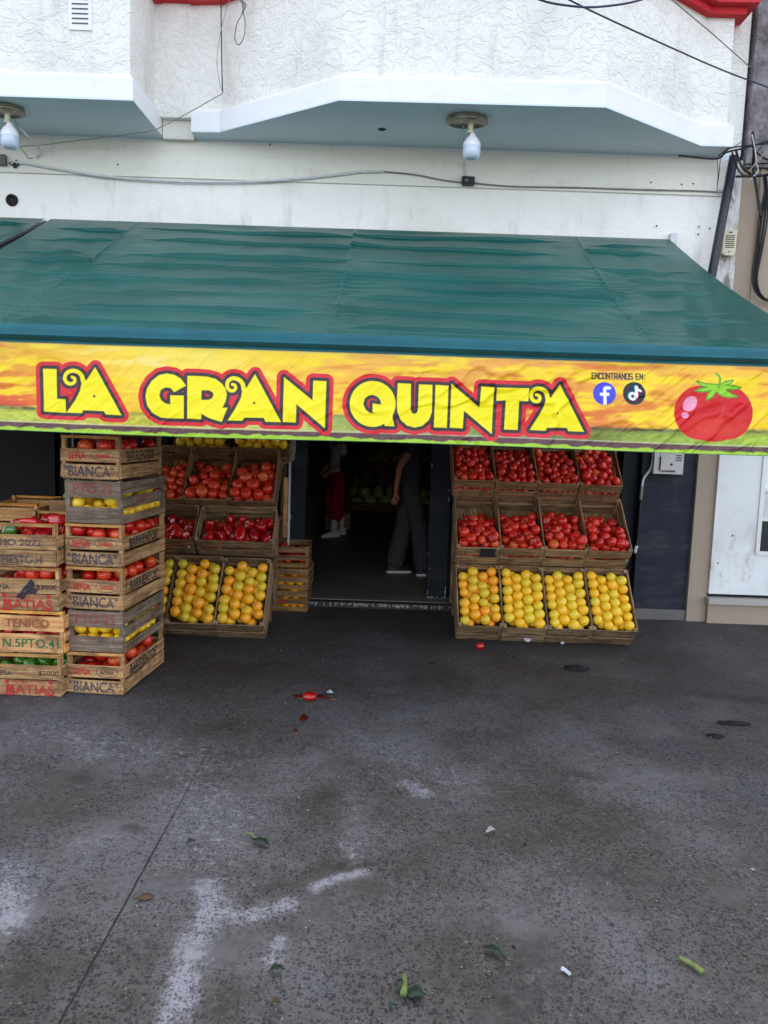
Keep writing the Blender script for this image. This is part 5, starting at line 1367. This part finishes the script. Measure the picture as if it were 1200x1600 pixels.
# down pipe
o = MB().tube([atY(1147, 244, 6.70), atY(1129, 340, 6.70), (2.665, 6.70, 2.62), (2.66, 6.72, 2.42), (2.66, 6.85, 2.36)], .037, 16).build('down_pipe', M['pipe_dark']); tag(o, 'dark pipe running down the wall beside the intercom', 'pipe')
cable([atY(1121, 298, 6.79), atY(1136, 298, 6.79), atY(1143, 302, 6.79), atY(1146, 312, 6.79)], .016, 'pvc', 'white elbow pipe sticking out by the dark pipe', 'elbow_pipe')
x, y, z = atY(1139, 379, 6.80)
I = empty('intercom', (x, 6.82, z), 'yellowed intercom with horizontal speaker slots beside the dark pipe', 'intercom')
pr = [(-.055, -.09), (-.03, -.108), (.03, -.11), (.055, -.09), (.058, .09), (.05, .105), (-.05, .105), (-.058, .09)]
MB().prism([(a_, b_) for a_, b_ in pr], -.006, .035, T=Matrix.Rotation(rad(90), 4, 'X')).build('case', M['intercom'], I)
s_ = MB()
for k in range(7): s_.box(-.038, .040, -.0375, -.0352, -.045+k*.016, -.039+k*.016)
s_.build('speaker_slots', M['dark_slot'], I); MB().box(-.012, .016, -.0372, -.0352, .076, .086).build('name_window', M['dark_slot'], I)
MB().lathe([(.007, 0), (0, .002)], 10, T=Matrix.Translation((0, -.036, -.08)) @ Matrix.Rotation(rad(90), 4, 'X')).build('button', M['rust'], I)
# meter box with conduit
x0, _, z0 = atY(1021, 740, 6.70); x1, _, z1 = atY(1067, 738, 6.70)
MBX = empty('meter_box', ((x0+x1)/2, 6.70, z0), 'rusty pale grey meter box on the dark blue panel', 'meter box'); inv = Matrix.Translation((-(x0+x1)/2, -6.70, -z0))
for n_, mb, mt in (('case', MB().box(x0, x1, 6.70, 6.778, z0, z0+.36), 'meter'), ('door', MB().box(x0+.05, x1-.06, 6.694, 6.6995, z0+.03, z0+.20), 'meter'),
                   ('rust_edge', MB().box(x0+.045, x0+.055, 6.690, 6.6935, z0+.03, z0+.15, j=.002).box(x0+.06, x1-.07, 6.690, 6.6935, z0+.022, z0+.032, j=.002), 'rust'),
                   ('lock', MB().lathe([(.010, 0), (.010, .004), (0, .005)], 10, T=Matrix.Translation((x0+.15, 6.6935, z0+.085)) @ Matrix.Rotation(rad(90), 4, 'X')), 'dark_slot'),
                   ('vent', MB().box(x1-.075, x1-.02, 6.694, 6.6995, z0+.12, z0+.127).box(x1-.075, x1-.02, 6.694, 6.6995, z0+.14, z0+.147).box(x1-.075, x1-.02, 6.694, 6.6995, z0+.16, z0+.167), 'dark_slot')):
    o = mb.build(n_, M[mt], MBX); o.matrix_parent_inverse = inv
cable([atY(1020, 700, 6.75), atY(1020, 716, 6.75), atY(1016, 733, 6.75), atY(1006, 747, 6.75), atY(1003, 760, 6.75)], .011, 'pvc', 'white bent conduit running from the meter box', 'conduit')
cable([atY(1003, 760, 6.76), atY(1001, 781, 6.76)], .013, 'cable_grey', 'short grey sleeve under the white bent conduit', 'sleeve', n=2)
cable([atY(1001, 781, 6.76), atY(996, 840, 6.76), atY(993, 856, 6.76)], .009, 'cable', 'black cable descending to the pale plug by the blue panel', 'cable', n=3)
cable([atY(995, 853, 6.75), atY(993, 858, 6.75), atY(992, 864, 6.75)], .014, 'pvc', 'pale ribbed plug at the end of the black cable', 'plug', n=2)
# tangle of cables at the corner
rsC = np.random.RandomState(21)
TG = 'tangled cables at the building corner'
tang = [([(1060, 243), (1118, 248), (1135, 238), (1160, 232), (1210, 218)], 6.6, .008), ([(1122, 244), (1140, 232), (1165, 228), (1205, 224)], 6.62, .006), ([(1150, 236), (1158, 258), (1170, 270), (1185, 275), (1210, 270)], 6.62, .010),
        ([(1176, 206), (1178, 240), (1177, 262), (1183, 300), (1189, 340)], 6.64, .012), ([(1150, 276), (1170, 275), (1192, 274), (1210, 272)], 6.63, .010), ([(1144, 238), (1152, 262), (1162, 274), (1180, 277)], 6.6, .007),
        ([(1182, 238), (1192, 246), (1205, 252)], 6.6, .008), ([(1164, 257), (1182, 256), (1208, 255)], 6.66, .006), ([(1120, 246), (1122, 270), (1120, 298)], 6.7, .003), ([(1126, 244), (1124, 266), (1121, 290)], 6.7, .003),
        ([(1184, 236), (1196, 222), (1210, 212)], 6.6, .005), ([(1143, 232), (1158, 222), (1168, 214)], 6.7, .003)]
for i, (pts, Y, r) in enumerate(tang):
    cable([atY(px, py, Y+.03*math.sin(j*2+i)) for j, (px, py) in enumerate(pts)], r, 'cable', 'one of the tangled black cables bunched where the dark pipe ends', 'tangled_cable', group=TG, cat='cable')
cable([atY(1175, 210, 6.58), atY(1180, 235, 6.58), atY(1182, 255, 6.58), atY(1184, 268, 6.58), atY(1172, 281, 6.58)], .004, 'pvc', 'thin white wire twisted through the black cables', 'wire')
cable([atY(1170, 268, 6.55), atY(1185, 250, 6.55), atY(1202, 232, 6.55)], .004, 'brass', 'pale yellow wire slanting across the black cables', 'wire')
cable([atY(1150, 253, 6.7), atY(1144, 265, 6.7), atY(1150, 276, 6.7)], .005, 'pvc', 'white curl of wire hanging beside the dark pipe', 'wire')
for i, (dx, r) in enumerate(((0, .011), (5, .010), (-4, .008), (9, .007))):
    pts = [(1194+dx*.3, 272), (1196+dx*.4, 300), (1190+dx, 340), (1184+dx*.8, 390), (1178+dx*.6, 430), (1182+dx*.5, 455), (1196+dx*.2, 468), (1215, 462+i*4)]
    cable([atY(px, py, 6.79-.012*i) for px, py in pts], r, 'cable', 'one of the thick black cables running down the beige wall', 'wall_cable', group='black cables down the beige wall', cat='cable')

# ---------------------------------------------------------------- things lying on the pavement
def ground_tomato(px, py, r, label, squash=1.0):
    a_ = atZ(px, py, r*.75); me = fruit_mesh('tomato', 'tomato_single', 0, False)
    o = link('tomato', me); o.location = (a_[0], a_[1], r*.84*squash); o.scale = (r*1.05, r, r*squash); tag(o, label, 'tomato'); return o
ground_tomato(750, 1010, .032, 'single red tomato fallen in front of the orange crates')
g = ground_tomato(484, 1086, .042, 'crushed tomato lying open on the pavement', .7)
a = atZ(484, 1088, 0); rs = np.random.RandomState(3)
def splat(name, cx, cy, rx, ry, n, mat, h, label, cat, seed):
    rs = np.random.RandomState(seed); m = MB(); vs = [(0, 0, h)]
    for k in range(n):
        a_ = 2*math.pi*k/n; r = rs.uniform(.6, 1.1); vs.append((rx*r*math.cos(a_), ry*r*math.sin(a_), h*.55*rs.uniform(.3, 1)))
    for k in range(n): x_, y_, z_ = vs[1+k]; vs.append((x_*1.05, y_*1.05, -.002))
    fs = [(0, 1+k, 1+(k+1) % n) for k in range(n)]+[(1+k, 1+n+k, 1+n+(k+1) % n, 1+(k+1) % n) for k in range(n)]
    m.add(vs, fs, 0, True); o = m.build(name, M[mat]); o.location = (cx, cy, .006); return tag(o, label, cat)
splat('tomato_pulp', a[0], a[1]-.02, .10, .055, 23, 'tomato_pulp', .010, 'spilled red pulp around the crushed tomato', 'pulp', 4)
b_ = atZ(471, 1125, 0); splat('tomato_pulp', b_[0]+.01, b_[1]+.02, .022, .07, 15, 'tomato_pulp', .004, 'trickle of red juice leading away from the crushed tomato', 'pulp', 6)
b_ = atZ(461, 1143, 0); splat('tomato_pulp', b_[0], b_[1], .012, .03, 13, 'tomato_pulp', .003, 'last small drop of tomato juice on the pavement', 'pulp', 8)
b_ = atZ(901, 1046, 0); splat('rag', b_[0], b_[1], .085, .055, 19, 'rag', .03, 'dark crumpled rag lying before the orange crates', 'rag', 9)
b_ = atZ(1146, 1131, 0); splat('dark_debris', b_[0], b_[1], .095, .035, 17, 'rag', .010, 'long dark smear of rotten leaf on the pavement', 'debris', 10)
b_ = atZ(1120, 1151, 0); splat('dark_debris', b_[0], b_[1], .06, .03, 13, 'rag', .007, 'shorter dark rotten leaf just before the long one', 'debris', 12)
b_ = atZ(520, 1094, 0); splat('dark_debris', b_[0], b_[1], .03, .02, 13, 'dry_leaf', .008, 'brown crumb beneath the small white paper', 'debris', 13)
b_ = atZ(228, 1403, 0); splat('dry_leaf', b_[0], b_[1], .026, .02, 13, 'dry_leaf', .006, 'round brown dry leaf near the sawn joint', 'leaf', 14)
b_ = atZ(675, 1037, 0); splat('dark_debris', b_[0], b_[1], .02, .014, 11, 'rag', .008, 'tiny black crumb behind the fallen tomato', 'debris', 15)
def leaf(px, py, L_, W_, rz, mat, label, seed, cat='leaf', name='leaf', lift=.016):
    rs = np.random.RandomState(seed); a_ = atZ(px, py, 0); m = MB(); n = 9; vs = []
    for i in range(n+1):
        t = i/n; w2 = W_*math.sin(math.pi*min(t*1.02, 1))**.7*rs.uniform(.75, 1.15) if 0 < t < 1 else .001
        z = lift*math.sin(math.pi*t)*rs.uniform(.6, 1)
        vs += [(-L_/2+L_*t, w2/2, z+.004*rs.uniform(0, 1)), (-L_/2+L_*t, 0, z-.002), (-L_/2+L_*t, -w2/2, z+.006*rs.uniform(0, 1))]
    fs = []
    for i in range(n): fs += [(3*i, 3*i+1, 3*i+4, 3*i+3), (3*i+1, 3*i+2, 3*i+5, 3*i+4)]
    m.add(vs, fs, 0, True); o = m.build(name, M[mat]); o.location = (a_[0], a_[1], .012); o.rotation_euler = (0, 0, rz)
    sol = o.modifiers.new('thickness', 'SOLIDIFY'); sol.thickness = .0012
    return tag(o, label, cat)
def stalk(p0, p1, r0, r1, label, mat='stalk'):
    a_ = Vector(atZ(*p0)); b_ = Vector(atZ(*p1)); mid = (a_+b_)/2+Vector((.003, .003, .002))
    a_.z = r0+.006; b_.z = r1+.006; mid.z = (r0+r1)/2+.008
    o = MB().tube(spline([a_, mid, b_], 5), r0, 10, rs=[r0+(r1-r0)*k/10 for k in range(11)]).build('stalk', M[mat]); return tag(o, label, 'stalk')
stalk((1060, 1502), (1098, 1526), .007, .009, 'pale green straight stalk lying alone on the pavement')
stalk((631, 1528), (630, 1562), .005, .011, 'thick pale stalk stub beside a dark leaf')
stalk((386, 1304), (402, 1316), .004, .003, 'thin green stem attached near the ragged leaf')
leaf(408, 1321, .085, .034, -.5, 'leaf', 'ragged dark green leaf with a thin stem', 31)
leaf(650, 1561, .055, .045, .2, 'leaf', 'dark green leaf beside the thick stalk stub', 32)
leaf(624, 1546, .05, .018, 1.4, 'leaf', 'slim leaf sliver on the other side of the stalk stub', 33)
leaf(771, 1494, .085, .03, -.7, 'leaf', 'curled blue green leaf alone between stalks', 34)
leaf(432, 1522, .045, .03, .3, 'leaf', 'small dark green leaf scrap by the pale spill', 35)
leaf(299, 1321, .035, .03, .8, 'leaf', 'tiny green leaf scrap near the sawn joint', 36)
leaf(611, 1580, .02, .014, 1.2, 'leaf', 'tiny green crumb below the stalk stub', 37)
leaf(767, 1304, .05, .028, .4, 'peel', 'pale dried peel on the pavement', 38, 'peel', 'peel')
leaf(430, 1575, .03, .02, .4, 'dry_leaf', 'yellowish crumb near the pavement spill', 39)
def paper_at(px, py, s_, label, seed):
    a_ = atZ(px, py, 0); scrap('paper_scrap', 'paper', (a_[0], a_[1], .012), s_, .2*seed, 0, label, 'paper', seed)
paper_at(515, 1085, .042, 'crumpled white paper beside the crushed tomato', 11)
paper_at(882, 1523, .022, 'pale blue crumpled scrap between leaf and stalk', 12)
paper_at(1176, 1363, .010, 'tiny bluish paper fleck far along the pavement', 13)
rsd = np.random.RandomState(15); m = MB()
for k in range(420):
    x_, y_ = rsd.uniform(-2.2, 3.2), rsd.uniform(1.6, 6.6); s_ = rsd.uniform(.001, .0035)
    m.add([(x_-s_, y_, .004), (x_, y_-s_, .004), (x_+s_, y_, .004), (x_, y_+s_, .004), (x_, y_, .004+s_*1.6)], [(0, 1, 4), (1, 2, 4), (2, 3, 4), (3, 0, 4)])
tag(m.build('grit', M['peel']), 'tiny pale grit scattered over the pavement', kind='stuff')

m = MB()
for k in range(260):
    if rsd.rand() < .5: x_, y_ = rsd.normal(-.2, 1.4), rsd.uniform(4.9, 6.75)
    else: x_, y_ = rsd.uniform(-2.2, 3.0), rsd.uniform(1.6, 5.5)
    a_ = rsd.uniform(0, 6.28); l_ = rsd.uniform(.003, .014); w2 = l_*rsd.uniform(.2, .6); c_, s_ = math.cos(a_), math.sin(a_)
    q = [(-l_, 0), (0, -w2), (l_, 0), (0, w2)]
    m.add([(x_+u*c_-v*s_, y_+u*s_+v*c_, .0045) for u, v in q]+[(x_, y_, .0045+w2*.7)], [(0, 1, 4), (1, 2, 4), (2, 3, 4), (3, 0, 4)], k % 2)
tag(m.build('litter_scraps', [M['dry_leaf'], M['rag']]), 'fine brown and black scraps trodden into the pavement', kind='stuff')

# ---------------------------------------------------------------- how much of each fruit the photo's viewpoint sees
bpy.context.view_layer.update()
dg = bpy.context.evaluated_depsgraph_get(); dg.update()
eye = Vector((0, 0, CAM_H)); seen = {}
disk = [(0, 0)]+[(.45*math.cos(a_), .45*math.sin(a_)) for a_ in np.arange(0, 6.2, 1.05)]+[(.82*math.cos(a_), .82*math.sin(a_)) for a_ in np.arange(.3, 6.3, .9)]
for o, kd in FRUITS:
    c_ = o.matrix_world.translation; r_ = o.matrix_world.to_scale().x*.95
    d_ = (c_-eye).normalized(); u_ = d_.orthogonal().normalized(); v_ = d_.cross(u_); k_ = 0
    for (a_, b_) in disk:
        t_ = (c_+u_*a_*r_+v_*b_*r_-eye).normalized()
        hit = SC.ray_cast(dg, eye, t_)
        if hit[0] and hit[4] is not None and hit[4].name == o.name: k_ += 1
    seen[o.name] = k_/len(disk)*(r_/(c_-eye).length)**2
LIMIT = 300
kinds = {}
for o, kd in FRUITS: kinds.setdefault(kd, []).append(o)
for kd, lst in kinds.items():
    lst.sort(key=lambda o: -seen[o.name])
    keep = [o for o in lst[:LIMIT] if seen[o.name] > 0]
    rest = [o for o in lst if o not in keep] if len(lst) > len(keep) else []
    print('FRUIT', kd, len(lst), 'visible', sum(seen[o.name] > 0 for o in lst), 'kept', len(keep))
    if not rest: continue
    over = any(seen[o.name] > 0 for o in rest)
    # the remainder becomes one heap per kind
    groups = {}
    for o in rest: groups.setdefault(o.data.name, []).append(o)
    V = []; Fc = []; MI = []; mats = []; base = 0
    for nm, os_ in groups.items():
        me = os_[0].data; n = len(me.vertices); co = np.empty(n*3, np.float32); me.vertices.foreach_get('co', co); co = co.reshape(-1, 3)
        polys = [tuple(p_.vertices) for p_ in me.polygons]; pmi = [p_.material_index for p_ in me.polygons]
        for m_ in me.materials:
            if m_ not in mats: mats.append(m_)
        mp = [mats.index(m_) for m_ in me.materials]
        for o in os_:
            Mw = np.array(o.matrix_world); V.append(co@Mw[:3, :3].T+Mw[:3, 3])
            Fc += [tuple(base+i for i in p_) for p_ in polys]; MI += [mp[i] for i in pmi]; base += n
    me = bpy.data.meshes.new(kd+'_heap'); me.from_pydata(np.concatenate(V).tolist(), [], Fc)
    for m_ in mats: me.materials.append(m_)
    me.polygons.foreach_set('material_index', MI); me.polygons.foreach_set('use_smooth', [True]*len(Fc)); me.update()
    ho = link(kd+'_heap', me); tag(ho, {'tomato': 'remaining tomatoes heaped in the crates beneath and behind the others', 'orange': 'remaining oranges filling the crates beneath the top ones', 'lemon': 'remaining lemons filling the crates out of sight', 'pepper': 'remaining peppers filling the crates beneath the top ones', 'melon': 'remaining melons at the back of the shop', 'citrus': 'remaining small citrus under the heap on the back stand'}[kd], kind='stuff')
    for o in rest: bpy.data.objects.remove(o)
